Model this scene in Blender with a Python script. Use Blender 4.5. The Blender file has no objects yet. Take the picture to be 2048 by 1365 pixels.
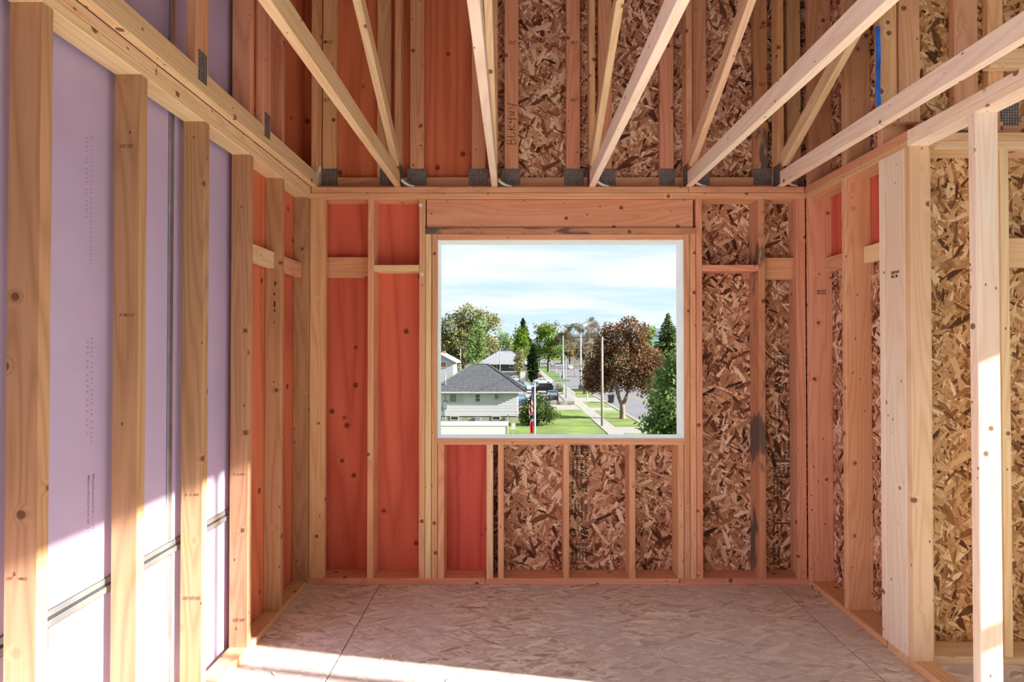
import bpy, math, random
from mathutils import Vector, Matrix

# ------------------------------------------------------------------ camera, sky, sun, exposure
sc = bpy.context.scene
COL = sc.collection
F = 1137.8                      # focal length in pixels of the 2048x1365 frame (20 mm on 36 mm)
EYE = 1.463
PITCH = math.atan((696 - 682.5) / F)
YAW = math.atan(2 / F)
cam_d = bpy.data.cameras.new('camera')
cam_d.sensor_width = 36.0
cam_d.lens = F / 2048 * 36.0
cam_d.clip_start = 0.05
cam_d.clip_end = 6000
cam = bpy.data.objects.new('camera', cam_d)
COL.objects.link(cam)
cam.location = (0, 0, EYE)
cam.rotation_euler = (math.pi / 2 + PITCH, 0, YAW)
sc.camera = cam
CAMR = cam.rotation_euler.to_matrix()

sc.view_settings.view_transform = 'Standard'
sc.view_settings.look = 'None'
sc.view_settings.gamma = 1
sc.view_settings.use_curve_mapping = False
sc.view_settings.exposure = 2.1

sc.cycles.max_bounces = 7
sc.cycles.diffuse_bounces = 5
sc.cycles.use_adaptive_sampling = True
sc.cycles.adaptive_threshold = 0.025
sc.cycles.glossy_bounces = 2

SUN_DIR = Vector((-0.98, 0.18, -0.42)).normalized()
sun_d = bpy.data.lights.new('sun', 'SUN')
sun_d.energy = 5.2
sun_d.angle = math.radians(0.8)
sun_d.color = (1.0, 0.95, 0.86)
sun = bpy.data.objects.new('sun', sun_d)
COL.objects.link(sun)
sun.rotation_euler = SUN_DIR.to_track_quat('-Z', 'Y').to_euler()
sun.location = (20, -15, 12)

# ---- tiny node helper
class NT:
    def __init__(s, tree):
        s.t = tree
    def n(s, kind, inp=None, **kw):
        nd = s.t.nodes.new(kind)
        for k, v in kw.items():
            setattr(nd, k, v)
        for k, v in (inp or {}).items():
            sock = nd.inputs[k]
            if isinstance(v, bpy.types.NodeSocket):
                s.t.links.new(v, sock)
            else:
                sock.default_value = v
        return nd
    def math(s, op, a, b=0.0, c=None, clamp=False):
        i = {0: a, 1: b}
        if c is not None:
            i[2] = c
        return s.n('ShaderNodeMath', i, operation=op, use_clamp=clamp).outputs[0]
    def vmath(s, op, a, b):
        return s.n('ShaderNodeVectorMath', {0: a, 1: b}, operation=op).outputs[0]
    def mix(s, f, a, b, blend='MIX'):
        nd = s.n('ShaderNodeMix', data_type='RGBA', blend_type=blend)
        for idx, v in ((0, f), (6, a), (7, b)):
            if isinstance(v, bpy.types.NodeSocket):
                s.t.links.new(v, nd.inputs[idx])
            else:
                nd.inputs[idx].default_value = v if idx == 0 else (tuple(v) + (1,))[:4]
        return nd.outputs[2]
    def ramp(s, fac, stops):
        nd = s.n('ShaderNodeValToRGB', {0: fac})
        el = nd.color_ramp.elements
        while len(el) < len(stops):
            el.new(0.5)
        for e, (p, c) in zip(el, stops):
            e.position = p
            e.color = tuple(c) + (1,)
        return nd.outputs[0]
    def step(s, v, lo, hi):
        nd = s.n('ShaderNodeMapRange', {0: v, 1: lo, 2: hi, 3: 0.0, 4: 1.0}, interpolation_type='SMOOTHSTEP')
        return nd.outputs[0]
    def noise(s, vec, scale, detail=2, rough=0.5):
        return s.n('ShaderNodeTexNoise', {'Vector': vec, 'Scale': scale, 'Detail': detail, 'Roughness': rough})

world = bpy.data.worlds.new('sky')
sc.world = world
world.use_nodes = True
w = NT(world.node_tree)
w.t.nodes.clear()
tc = w.n('ShaderNodeTexCoord')
sep = w.n('ShaderNodeSeparateXYZ', {0: tc.outputs['Generated']})
zz = w.math('ADD', w.math('MAXIMUM', sep.outputs[2], 0.0), 0.10)
u = w.math('DIVIDE', sep.outputs[0], zz)
v = w.math('DIVIDE', sep.outputs[1], zz)
uv = w.n('ShaderNodeCombineXYZ', {0: w.math('MULTIPLY', u, 0.55), 1: w.math('MULTIPLY', v, 1.1), 2: 3.3})
n1 = w.noise(uv.outputs[0], 1.05, 5, 0.55)
cl = w.step(n1.outputs[0], 0.36, 0.62)
elev = w.step(sep.outputs[2], 0.0, 0.5)
blue = w.mix(elev, (0.52, 0.68, 0.755), (0.40, 0.58, 0.72))
skyc = w.mix(cl, blue, (0.73, 0.77, 0.79))
bg = w.n('ShaderNodeBackground', {'Color': skyc, 'Strength': 0.32})
w.t.links.new(bg.outputs[0], w.n('ShaderNodeOutputWorld').inputs[0])

# ------------------------------------------------------------------ pixel -> place at a known distance
def ray(x, y):
    d = CAMR @ Vector(((x - 1024) / F, -(y - 682.5) / F, -1))
    return d / d.y
def P(x, y, Y):
    d = ray(x, y)
    return Vector((d.x * Y, Y, EYE + d.z * Y))
def PX(x, Y, y=696):
    return P(x, y, Y).x
def PZ(y, Y):
    return P(1026, y, Y).z
ZG = EYE - 8.7                   # street level: the room is two storeys up
def G(x, y):
    d = ray(x, y)
    Y = -8.7 / d.z
    return P(x, y, Y)

# ------------------------------------------------------------------ materials
MATS = {}
TONE = 1.0
def mat(name, color=(.5, .5, .5), rough=.7, metal=0.0, var=0.0, vscale=3.0, bump=0.0, emit=None):
    if name in MATS:
        return MATS[name]
    color = tuple(k * TONE for k in color)
    m = bpy.data.materials.new(name)
    m.use_nodes = True
    t = NT(m.node_tree)
    b = t.t.nodes['Principled BSDF']
    b.inputs['Base Color'].default_value = tuple(color) + (1,)
    b.inputs['Roughness'].default_value = rough
    b.inputs['Metallic'].default_value = metal
    if var or bump:
        co = t.n('ShaderNodeTexCoord').outputs['Object']
        nz = t.noise(co, vscale, 4, 0.6)
        if var:
            f = t.step(nz.outputs[0], .3, .7)
            c = t.mix(f, tuple(k * (1 - var) for k in color), tuple(min(1, k * (1 + var)) for k in color))
            t.t.links.new(c, b.inputs['Base Color'])
        if bump:
            bp = t.n('ShaderNodeBump', {'Height': nz.outputs[0], 'Strength': bump, 'Distance': 0.02})
            t.t.links.new(bp.outputs[0], b.inputs['Normal'])
    MATS[name] = m
    return m

def wood(name, light, dark, knot=(.13, .05, .02), knots=.12, flecks=.8, kscale=8.5, kkeep=.3, swirl=2.2, gscale=7.0, rings=30, hue=.16, rough=.62, stain=0.0):
    m = bpy.data.materials.new(name)
    m.use_nodes = True
    t = NT(m.node_tree)
    b = t.t.nodes['Principled BSDF']
    co = t.n('ShaderNodeTexCoord').outputs['Object']
    rnd = t.n('ShaderNodeObjectInfo').outputs['Random']
    off = t.n('ShaderNodeCombineXYZ', {0: t.math('MULTIPLY', rnd, 41.0), 1: t.math('MULTIPLY', rnd, 17.3), 2: t.math('MULTIPLY', rnd, 97.0)})
    p = t.vmath('ADD', co, off.outputs[0])
    vor = t.n('ShaderNodeTexVoronoi', {'Vector': p, 'Scale': kscale, 'Randomness': 1.0}, feature='F1', distance='EUCLIDEAN')
    kd = vor.outputs['Distance']
    # only some cells really hold a knot
    keep = t.math('GREATER_THAN', t.n('ShaderNodeSeparateColor', {0: vor.outputs['Color']}).outputs[0], kkeep)
    near = t.math('MULTIPLY', t.math('SUBTRACT', 1.0, t.step(kd, 0.05, 0.30)), keep)
    st = t.vmath('MULTIPLY', p, (1.0, 1.0, .075))
    n = t.noise(st, gscale, 1.5, .4).outputs[0]
    ph = t.math('ADD', t.math('MULTIPLY', n, float(rings)), t.math('MULTIPLY', near, swirl))
    g = t.math('PINGPONG', ph, 1.0)
    g = t.math('POWER', g, 1.7)
    fib = t.noise(t.vmath('MULTIPLY', p, (1., 1., .02)), 160.0, 2, .6).outputs[0]
    f = t.math('ADD', t.math('MULTIPLY', g, .62), t.math('MULTIPLY', t.math('SUBTRACT', fib, .5), .7), clamp=True)
    base = t.mix(f, light, dark)
    big = t.noise(t.vmath('MULTIPLY', p, (1., 1., .25)), 3.0, 2, .5).outputs[0]
    base = t.mix(t.math('MULTIPLY', t.step(big, .45, .75), .35), base, tuple(c * k for c, k in zip(dark, (1.0, .85, .75))))
    hsv = t.n('ShaderNodeHueSaturation', {'Color': base, 'Hue': t.math('ADD', .5 - .012, t.math('MULTIPLY', rnd, .024)),
                                        'Value': t.math('ADD', 1 - hue / 2, t.math('MULTIPLY', t.math('FRACT', t.math('MULTIPLY', rnd, 7.77)), hue))})
    base = hsv.outputs[0]
    kn = t.math('MULTIPLY', t.math('SUBTRACT', 1.0, t.step(kd, knots * .7, knots * 1.15)), keep)
    base = t.mix(t.math('MULTIPLY', kn, .85), base, knot)
    # dark nail and pitch flecks
    v2 = t.n('ShaderNodeTexVoronoi', {'Vector': t.vmath('MULTIPLY', p, (1., 1., .55)), 'Scale': 17.0}, feature='F1').outputs['Distance']
    base = t.mix(t.math('MULTIPLY', t.math('SUBTRACT', 1.0, t.step(v2, .05, .085)), flecks), base, (.06, .025, .012))
    if stain:
        sn = t.noise(t.vmath('MULTIPLY', p, (1., 1., .35)), 6.0, 4, .6).outputs[0]
        base = t.mix(t.math('MULTIPLY', t.step(sn, .52, .60), stain), base, (.10, .09, .085))
    t.t.links.new(base, b.inputs['Base Color'])
    b.inputs['Roughness'].default_value = rough
    b.inputs['Specular IOR Level'].default_value = .3
    bp = t.n('ShaderNodeBump', {'Height': fib, 'Strength': .12, 'Distance': .002})
    t.t.links.new(bp.outputs[0], b.inputs['Normal'])
    MATS[name] = m
    return m

def osb(name, ramp_stops, scale=1.0, aspect=4.4, spread=1.15, grey=0.0):
    """strand board: layers of stretched cells at several angles, the liveliest cell on top (local x = width, z = length)"""
    m = bpy.data.materials.new(name)
    m.use_nodes = True
    t = NT(m.node_tree)
    b = t.t.nodes['Principled BSDF']
    co = t.n('ShaderNodeTexCoord').outputs['Object']
    rnd = t.n('ShaderNodeObjectInfo').outputs['Random']
    co = t.vmath('ADD', co, t.n('ShaderNodeCombineXYZ', {0: t.math('MULTIPLY', rnd, 31.0), 2: t.math('MULTIPLY', rnd, 53.0)}).outputs[0])
    wob = t.noise(co, 22.0, 2, .5).outputs['Color']
    co = t.vmath('ADD', co, t.vmath('MULTIPLY', t.vmath('SUBTRACT', wob, (.5, .5, .5)), (.007, 0, .007)))
    rng = random.Random(name)
    best = tone = None
    for i in range(6):
        a = (i - 2.5) / 2.5 * spread + rng.uniform(-.12, .12)
        mp = t.n('ShaderNodeMapping', {'Vector': co, 'Location': (rng.uniform(0, 9), 0, rng.uniform(0, 9)), 'Rotation': (0, a, 0)})
        s = (44 + 18 * (i % 3)) * scale
        p = t.vmath('MULTIPLY', mp.outputs[0], (s, 0.0, s / aspect))
        vo = t.n('ShaderNodeTexVoronoi', {'Vector': p, 'Scale': 1.0, 'Randomness': .95}, feature='F1', distance='EUCLIDEAN')
        sp = t.n('ShaderNodeSeparateColor', {0: vo.outputs['Color']})
        grain = t.noise(t.vmath('MULTIPLY', mp.outputs[0], (260., 0., 14.)), 1.0, 1, .5).outputs[0]
        val = sp.outputs[0]
        tn = t.math('ADD', sp.outputs[1], t.math('MULTIPLY', t.math('SUBTRACT', grain, .5), .34))
        if best is None:
            best, tone = val, tn
        else:
            k = t.math('GREATER_THAN', val, best)
            best = t.math('MAXIMUM', val, best)
            tone = t.math('ADD', t.math('MULTIPLY', tn, k), t.math('MULTIPLY', tone, t.math('SUBTRACT', 1.0, k)))
    c = t.ramp(tone, ramp_stops)
    # small dark voids and slivers between strands
    vd = t.noise(t.vmath('MULTIPLY', co, (1., 0., .45)), 95.0 * scale, 2, .6).outputs[0]
    c = t.mix(t.math('MULTIPLY', t.step(vd, .64, .70), .75), c, tuple(k * .35 for k in ramp_stops[0][1]))
    if grey:
        gn = t.noise(co, 1.7, 3, .5).outputs[0]
        c = t.mix(t.math('MULTIPLY', t.step(gn, .35, .65), grey), c, (.66, .62, .62))
    t.t.links.new(c, b.inputs['Base Color'])
    b.inputs['Roughness'].default_value = .6
    b.inputs['Specular IOR Level'].default_value = .25
    bp = t.n('ShaderNodeBump', {'Height': vd, 'Strength': .35, 'Distance': .003})
    t.t.links.new(bp.outputs[0], b.inputs['Normal'])
    MATS[name] = m
    return m

wood('fir', (.78, .48, .27), (.58, .30, .14))
wood('fir_red', (.79, .43, .26), (.60, .27, .15))
wood('spruce', (.85, .65, .40), (.68, .45, .23))
wood('spruce_pale', (.91, .81, .65), (.79, .64, .45))  # pale wood, whitened further to carry bounced light in its colour
wood('fir_brown', (.55, .315, .175), (.36, .18, .09))  # brown fir, darkened further: shade of the stud sides put into the colour
wood('fir_stained', (.62, .34, .19), (.42, .20, .10), stain=.9)
wood('plywood_red', (.70, .185, .105), (.46, .085, .048), knot=(.15, .03, .018), knots=.13, gscale=5.0, rings=13, hue=.1, rough=.7, flecks=.2, kscale=7.0, kkeep=.25, swirl=.35)
OSB_WALL = [(0.0, (.05, .018, .010)), (.14, (.20, .075, .04)), (.34, (.42, .20, .115)), (.62, (.54, .30, .18)), (.82, (.72, .48, .32)), (1.0, (.90, .74, .54))]
OSB_GOLD = [(0.0, (.06, .022, .008)), (.14, (.22, .10, .035)), (.34, (.42, .22, .09)), (.62, (.55, .33, .15)), (.85, (.66, .44, .23)), (1.0, (.86, .66, .40))]
OSB_FLOOR = [(0.0, (.38, .27, .21)), (.12, (.60, .49, .41)), (.6, (.71, .61, .53)), (1.0, (.90, .83, .75))]
osb('strand_board', OSB_WALL)
osb('strand_board_gold', OSB_GOLD, scale=.95)
osb('strand_board_floor', OSB_FLOOR, scale=.85, aspect=4.6, spread=.55, grey=.6)
mat('liner_purple', (.54, .46, .69), .42, var=.05, vscale=2.0)
mat('galvanised', (.52, .56, .58), .34, .85, var=.15, vscale=9)
mat('plate_steel', (.30, .285, .28), .5, .5, var=.25, vscale=40)
mat('plate_slot', (.05, .045, .045), .7)
mat('ink', (.022, .016, .014), .8)
mat('ink_faint', (.40, .31, .50), .8)
mat('ink_brown', (.24, .12, .07), .8)
mat('white_wrap', (.93, .95, .97), .5, var=.06, vscale=7)
mat('plastic_white', (.82, .82, .80), .4)
mat('paper_white', (.82, .84, .86), .6)
mat('blue_cord', (.015, .13, .40), .5)
mat('blue_tape', (.015, .16, .72), .45, var=.5, vscale=5)
mat('dark_gap', (.03, .02, .02), .9)
mat('roof_deck', (.15, .085, .05), .8, var=.2)

# ------------------------------------------------------------------ object helpers
RND = random.Random(11)
def link(o, parent=None):
    COL.objects.link(o)
    if parent is not None:
        bpy_parent(o, parent)
    return o
ROOTLOC = {}
def world_of(o):
    m = o.matrix_basis.copy()
    return world_of(o.parent) @ m if o.parent else m
def bpy_parent(o, parent):
    m = o.matrix_basis.copy()
    o.parent = parent
    o.matrix_basis = world_of(parent).inverted() @ m
def tag(o, label=None, cat=None, group=None, kind=None):
    for k, v in (('label', label), ('category', cat), ('group', group), ('kind', kind)):
        if v:
            o[k] = v
    return o
def empty(name, loc, label, cat, group=None, kind=None, rz=0.0):
    o = bpy.data.objects.new(name, None)
    o.empty_display_size = .1
    o.location = loc
    o.rotation_euler = (0, 0, rz)
    COL.objects.link(o)
    return tag(o, label, cat, group, kind)
def mesh_obj(name, verts, faces, m, parent=None, M=None, smooth=False, local=False):
    me = bpy.data.meshes.new(name)
    me.from_pydata([tuple(v) for v in verts], [], faces)
    me.update()
    if m:
        me.materials.append(MATS[m] if isinstance(m, str) else m)
    if smooth:
        me.polygons.foreach_set('use_smooth', [True] * len(me.polygons))
    o = bpy.data.objects.new(name, me)
    if M is not None:
        o.matrix_basis = M
    COL.objects.link(o)
    if parent is not None:
        if local:
            o.parent = parent
        else:
            bpy_parent(o, parent)
    return o

MESHCACHE = {}
def bar_mesh(sx, sy, sz, m, ch=.0025):
    key = (round(sx, 4), round(sy, 4), round(sz, 4), m)
    if key in MESHCACHE:
        return MESHCACHE[key]
    a, b, h = sx / 2, sy / 2, sz / 2
    c = min(ch, a * .5, b * .5)
    ring = [(a - c, -b), (a, -b + c), (a, b - c), (a - c, b), (-a + c, b), (-a, b - c), (-a, -b + c), (-a + c, -b)]
    vs = [(x, y, -h) for x, y in ring] + [(x, y, h) for x, y in ring]
    fs = [(i, (i + 1) % 8, 8 + (i + 1) % 8, 8 + i) for i in range(8)]
    fs += [tuple(range(7, -1, -1)), tuple(range(8, 16))]
    me = bpy.data.meshes.new('bar')
    me.from_pydata(vs, [], fs)
    me.update()
    me.materials.append(MATS[m])
    MESHCACHE[key] = me
    return me
AX = {'z': Matrix.Identity(3), 'x': Matrix(((0, 0, 1), (1, 0, 0), (0, 1, 0))), 'y': Matrix(((0, 1, 0), (0, 0, 1), (1, 0, 0)))}
def bar(name, parent, x0, x1, y0, y1, z0, z1, m='fir', axis=None, ch=.0025, jit=0.0):
    """one straight board filling the given box, grain along its longest side"""
    x0, x1 = sorted((x0, x1)); y0, y1 = sorted((y0, y1)); z0, z1 = sorted((z0, z1))
    d = (x1 - x0, y1 - y0, z1 - z0)
    if axis is None:
        axis = 'xyz'[max(range(3), key=lambda i: d[i])]
    R = AX[axis]
    l = [abs(sum(R[r][c] * d[r] for r in range(3))) for c in range(3)]
    me = bar_mesh(l[0], l[1], l[2], m, ch)
    o = bpy.data.objects.new(name, me)
    c = Vector(((x0 + x1) / 2, (y0 + y1) / 2, (z0 + z1) / 2))
    if jit:
        c += Vector([RND.uniform(-jit, jit) for _ in range(3)])
    o.matrix_basis = Matrix.Translation(c) @ R.to_4x4()
    COL.objects.link(o)
    if parent is not None:
        bpy_parent(o, parent)
    return o
def beam(name, parent, p0, p1, side, t, wd, m):
    """a board from p0 to p1, t thick along 'side', wd wide across"""
    p0, p1 = Vector(p0), Vector(p1)
    ax = (p1 - p0)
    L = ax.length
    ax.normalize()
    sx = Vector(side).normalized()
    sy = ax.cross(sx).normalized()
    sx = sy.cross(ax).normalized()
    me = bar_mesh(t, wd, L, m)
    o = bpy.data.objects.new(name, me)
    R = Matrix((sx, sy, ax)).transposed().to_4x4()
    o.matrix_basis = Matrix.Translation((p0 + p1) / 2) @ R
    COL.objects.link(o)
    if parent is not None:
        bpy_parent(o, parent)
    return o
def panel(name, parent, x0, x1, y0, y1, z0, z1, m, normal):
    """a sheet; local x = width, z = length, y = thickness"""
    c = Vector(((x0 + x1) / 2, (y0 + y1) / 2, (z0 + z1) / 2))
    dx, dy, dz = abs(x1 - x0), abs(y1 - y0), abs(z1 - z0)
    if normal == 'y':
        R, s = Matrix.Identity(3), (dx, dy, dz)
    elif normal == 'x':
        R, s = Matrix(((0, 1, 0), (-1, 0, 0), (0, 0, 1))), (dy, dx, dz)      # local x -> -Y, y -> X
    else:
        R, s = Matrix(((0, 0, 1), (1, 0, 0), (0, 1, 0))), (dy, dz, dx)       # local z -> X, x -> Y, y -> Z
    a, b, h = s[0] / 2, s[1] / 2, s[2] / 2
    vs = [(sx * a, sy * b, sz * h) for sx in (-1, 1) for sy in (-1, 1) for sz in (-1, 1)]
    fs = [(0, 1, 3, 2), (4, 6, 7, 5), (0, 4, 5, 1), (2, 3, 7, 6), (0, 2, 6, 4), (1, 5, 7, 3)]
    return mesh_obj(name, vs, fs, m, parent, Matrix.Translation(c) @ R.to_4x4())

class MB:
    """collects shapes into one mesh"""
    def __init__(s):
        s.v, s.f = [], []
    def add(s, vs, fs):
        n = len(s.v)
        s.v += [tuple(v) for v in vs]
        s.f += [tuple(i + n for i in f) for f in fs]
        return s
    def box(s, x0, x1, y0, y1, z0, z1):
        vs = [(x, y, z) for x in (x0, x1) for y in (y0, y1) for z in (z0, z1)]
        return s.add(vs, [(0, 1, 3, 2), (4, 6, 7, 5), (0, 4, 5, 1), (2, 3, 7, 6), (0, 2, 6, 4), (1, 5, 7, 3)])
    def tube(s, pts, rads, k=8, caps=True):
        pts = [Vector(p) for p in pts]
        if not hasattr(rads, '__len__'):
            rads = [rads] * len(pts)
        rings = []
        up = Vector((0, 0, 1))
        for i, p in enumerate(pts):
            d = (pts[min(i + 1, len(pts) - 1)] - pts[max(i - 1, 0)]).normalized()
            a = d.cross(up if abs(d.z) < .95 else Vector((1, 0, 0))).normalized()
            b = d.cross(a).normalized()
            rings.append([p + (a * math.cos(q) + b * math.sin(q)) * rads[i] for q in (2 * math.pi * j / k for j in range(k))])
        vs = [v for r in rings for v in r]
        fs = []
        for i in range(len(pts) - 1):
            for j in range(k):
                fs.append((i * k + j, i * k + (j + 1) % k, (i + 1) * k + (j + 1) % k, (i + 1) * k + j))
        if caps:
            fs += [tuple(range(k - 1, -1, -1)), tuple((len(pts) - 1) * k + j for j in range(k))]
        return s.add(vs, fs)
    def prism(s, poly, y0, y1, ax='y'):
        """polygon in (x,z) extruded along y (or in (y,z) along x)"""
        n = len(poly)
        if ax == 'y':
            vs = [(a, y0, b) for a, b in poly] + [(a, y1, b) for a, b in poly]
        else:
            vs = [(y0, a, b) for a, b in poly] + [(y1, a, b) for a, b in poly]
        return s.add(vs, [tuple(range(n)), tuple(range(2 * n - 1, n - 1, -1))] + [(i, n + i, n + (i + 1) % n, (i + 1) % n) for i in range(n)])
    def disc(s, c, r, y0, y1, k=14):
        """a wheel-like drum round the y axis"""
        return s.prism([(c[0] + r * math.cos(2 * math.pi * i / k), c[1] + r * math.sin(2 * math.pi * i / k)) for i in range(k)], y0, y1)
    def build(s, name, m, parent=None, M=None, smooth=False, local=False):
        return mesh_obj(name, s.v, s.f, m, parent, M, smooth, local)

def text_mesh(body, size, extrude=.0003):
    cu = bpy.data.curves.new('t', 'FONT')
    cu.body = body
    cu.size = size
    cu.extrude = extrude
    cu.resolution_u = 2
    cu.offset = size * (.035 if size > .0125 else .012)
    o = bpy.data.objects.new('t', cu)
    COL.objects.link(o)
    me = bpy.data.meshes.new_from_object(o.evaluated_get(bpy.context.evaluated_depsgraph_get()))
    bpy.data.objects.remove(o)
    bpy.data.curves.remove(cu)
    return me
def stamp(parent, body, size, loc, right, up, m='ink', width=None, name='printed_text', bold=0.0):
    """flat lettering lying on a surface; loc is the start of its base line"""
    me = text_mesh(body, size)
    me.materials.append(MATS[m])
    r, u2 = Vector(right), Vector(up)
    if width:
        xs = [v.co.x for v in me.vertices]
        k = width / max(1e-4, max(xs) - min(xs))
        for v in me.vertices:
            v.co.x *= k
    o = bpy.data.objects.new(name, me)
    R = Matrix((r, u2, r.cross(u2))).transposed().to_4x4()
    o.matrix_basis = Matrix.Translation(Vector(loc)) @ R
    COL.objects.link(o)
    bpy_parent(o, parent)
    return o

# ------------------------------------------------------------------ the room
YF = 3.53                 # room face of the far wall
YB = YF + .14
XL, XR = -1.262, 1.82     # room faces of the left and right walls
T = .038
ZS, ZP = .038, 2.391      # top of the sole plate, underside of the top plates
ZT = ZP + 2 * T
ZROOF = 4.25

floor = empty('floor', (0, 1, 0), 'strand board subfloor of large butted sheets, sunlit near the camera', 'floor', kind='structure')
seams = [-1.62, -.822, 1.63, 3.6]
rows = [-3.2, -2.5, -1.28, -.06, 1.16, 2.38, 3.68]
for i in range(len(seams) - 1):
    for j in range(len(rows) - 1):
        panel('floor_panel', floor, seams[i] + .003, seams[i + 1] - .003, rows[j] + .001, rows[j + 1] - .001, -.018, 0, 'strand_board_floor', 'z')
MB().box(-1.62, 3.6, -3.2, 3.68, -.30, -.021).build('floor_deck', 'dark_gap', floor)

# ---- far wall
wf = empty('wall_far', (0.28, YF, 0), 'far stud wall with the open window hole, red plywood left and strand board right', 'wall', kind='structure')
def X3(x):
    return PX(x, YF)
# sole plate in three lengths, double top plate
for a, b in ((617, 970), (971, 1357), (1358.5, 1613)):
    bar('sole_plate', wf, X3(a), X3(b), YF, YB, 0, T, 'fir_red')
bar('top_plate', wf, X3(619), XR, YF, YB, ZP, ZP + T - .001, 'fir_red')
bar('top_plate', wf, X3(622), X3(1378), YF + .002, YB, ZP + T + .001, ZT, 'fir_red')
bar('top_plate', wf, X3(1379), X3(1610), YF - .001, YB, ZP + T + .001, ZT, 'fir_red')
# full height studs
bar('stud', wf, X3(619), X3(650), YF, YF + T, ZS, ZP, 'fir')
bar('stud', wf, X3(617), X3(629), YF + T + .002, YB, ZS, ZP, 'fir')
s735 = bar('stud', wf, X3(735), X3(747), YF, YB, ZS, ZP, 'fir')
king = bar('king_stud', wf, X3(838), X3(850), YF, YB, ZS, ZP, 'fir')
bar('trimmer', wf, X3(850.8), X3(862.4), YF, YB, ZS, 2.170, 'spruce')
bar('trimmer', wf, X3(863.4), X3(875), YF - .001, YB, ZS, 2.170, 'fir')
bar('trimmer', wf, X3(1368), X3(1379.4), YF, YB, ZS, 2.170, 'fir')
bar('trimmer', wf, X3(1380.4), X3(1392), YF, YB, ZS, 2.170, 'fir_red')
bar('king_stud', wf, X3(1393), X3(1405), YF, YB, ZS, ZP, 'fir_red')
bar('stud', wf, X3(1518), X3(1531), YF, YB, ZS, ZP, 'fir_stained')
bar('stud', wf, X3(1594), X3(1612), YF, YF + T, ZS, ZP, 'fir_red')
bar('stud', wf, X3(1600), X3(1612), YF + T + .002, YB, ZS, ZP, 'fir_red')
# header and window hole
bar('header', wf, X3(852.5), X3(1388), YF + .012, YF + .10, 2.210, ZP - .002, 'fir_red')
bar('header', wf, X3(852.5), X3(1388), YF + .102, YB, 2.210, ZP - .002, 'fir_red')
bar('header_plate', wf, X3(851), X3(1392), YF - .006, YB, 2.171, 2.209, 'fir_stained')
ZWT, ZWB = PZ(480, YF), PZ(878, YF)
bar('head_plate', wf, X3(875.3), X3(1367.7), YF - .001, YB, ZWT, 2.170, 'fir_red')
bar('sill_plate', wf, X3(875.3), X3(1367.7), YF - .002, YB, ZWB - T, ZWB, 'fir')
for a, b, m in ((876, 888.6, 'fir'), (973, 986.3, 'spruce'), (996, 1007.6, 'fir'), (1127, 1138, 'fir'), (1258, 1270, 'fir_red'), (1355, 1367, 'fir')):
    bar('cripple_stud', wf, X3(a), X3(b), YF, YB, ZS, ZWB - T, m)
# blocking
bar('blocking', wf, X3(641), X3(734.6), YB - .045, YB - .007, PZ(555, YB - .05), PZ(514, YB - .05), 'fir')
bar('blocking', wf, X3(747.4), X3(837.6), YF + .001, YB - .002, PZ(530, YF) - T, PZ(530, YF), 'spruce')
bar('blocking', wf, X3(1405.4), X3(1517.6), YF + .001, YB - .002, PZ(530, YF) - T, PZ(530, YF), 'fir_red')
bar('blocking', wf, X3(1531.4), X3(1599), YF + .06, YF + .06 + T, PZ(559, YF + .06), PZ(516, YF + .06), 'fir_red')
# sheathing sheets outside the studs
YS0, YS1 = YB + .0005, YB + .0125
xw0, xw1 = X3(875), X3(1368)
xj = -.127
red = 'plywood_red'
panel('sheathing_panel', wf, XL - .14, xw0, YS0, YS1, -.02, ZT, red, 'y')
panel('sheathing_panel', wf, xw0, xj, YS0, YS1, -.02, ZWB, red, 'y')
osb_low = panel('sheathing_panel', wf, xj + .002, xw1, YS0, YS1, -.02, ZWB, 'strand_board', 'y')
panel('sheathing_panel', wf, xw0, xw1, YS0, YS1, ZWT, ZT, red, 'y')
osb_mid = panel('sheathing_panel', wf, xw1, 1.53, YS0, YS1, -.02, ZT, 'strand_board', 'y')
osb_right = panel('sheathing_panel', wf, 1.533, XR + .15, YS0, YS1, -.02, ZT, 'strand_board', 'y')
# above the plates
wg = empty('wall_gable', (.28, YB, ZT), 'gable sheathing above the window wall, red plywood left and strand board right', 'wall', kind='structure')
xr_split = PX(987, YB)
panel('sheathing_panel', wg, XL - .14, PX(770, YB), YS0, YS1, ZT + .002, ZROOF, red, 'y')
panel('sheathing_panel', wg, PX(771, YB), xr_split, YS0, YS1, ZT + .002, ZROOF, red, 'y')
osb_up1 = panel('sheathing_panel', wg, xr_split + .004, PX(1370, YB), YS0, YS1, ZT + .002, ZROOF, 'strand_board', 'y')
osb_up2 = panel('sheathing_panel', wg, PX(1371, YB), XR + .15, YS0, YS1, ZT + .002, ZROOF, 'strand_board', 'y')
# white plastic washers on the framing
def washer(parent, loc, axis='y'):
    mb = MB()
    k = 14
    for r0, h0, h1 in ((.0125, 0, .002), (.006, .002, .0045)):
        mb.prism([(r0 * math.cos(2 * math.pi * i / k), r0 * math.sin(2 * math.pi * i / k)) for i in range(k)], -h1, -h0)
    M = Matrix.Translation(loc)
    if axis == 'x':
        M = M @ Matrix.Rotation(-math.pi / 2, 4, 'Z')
    o = mb.build('washer', 'plastic_white', parent, M)
    o['label'] = 'round white plastic washer'
for x, y in ((841.5, 411), (844, 549)):
    washer(wf, P(x, y, YF))

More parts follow.
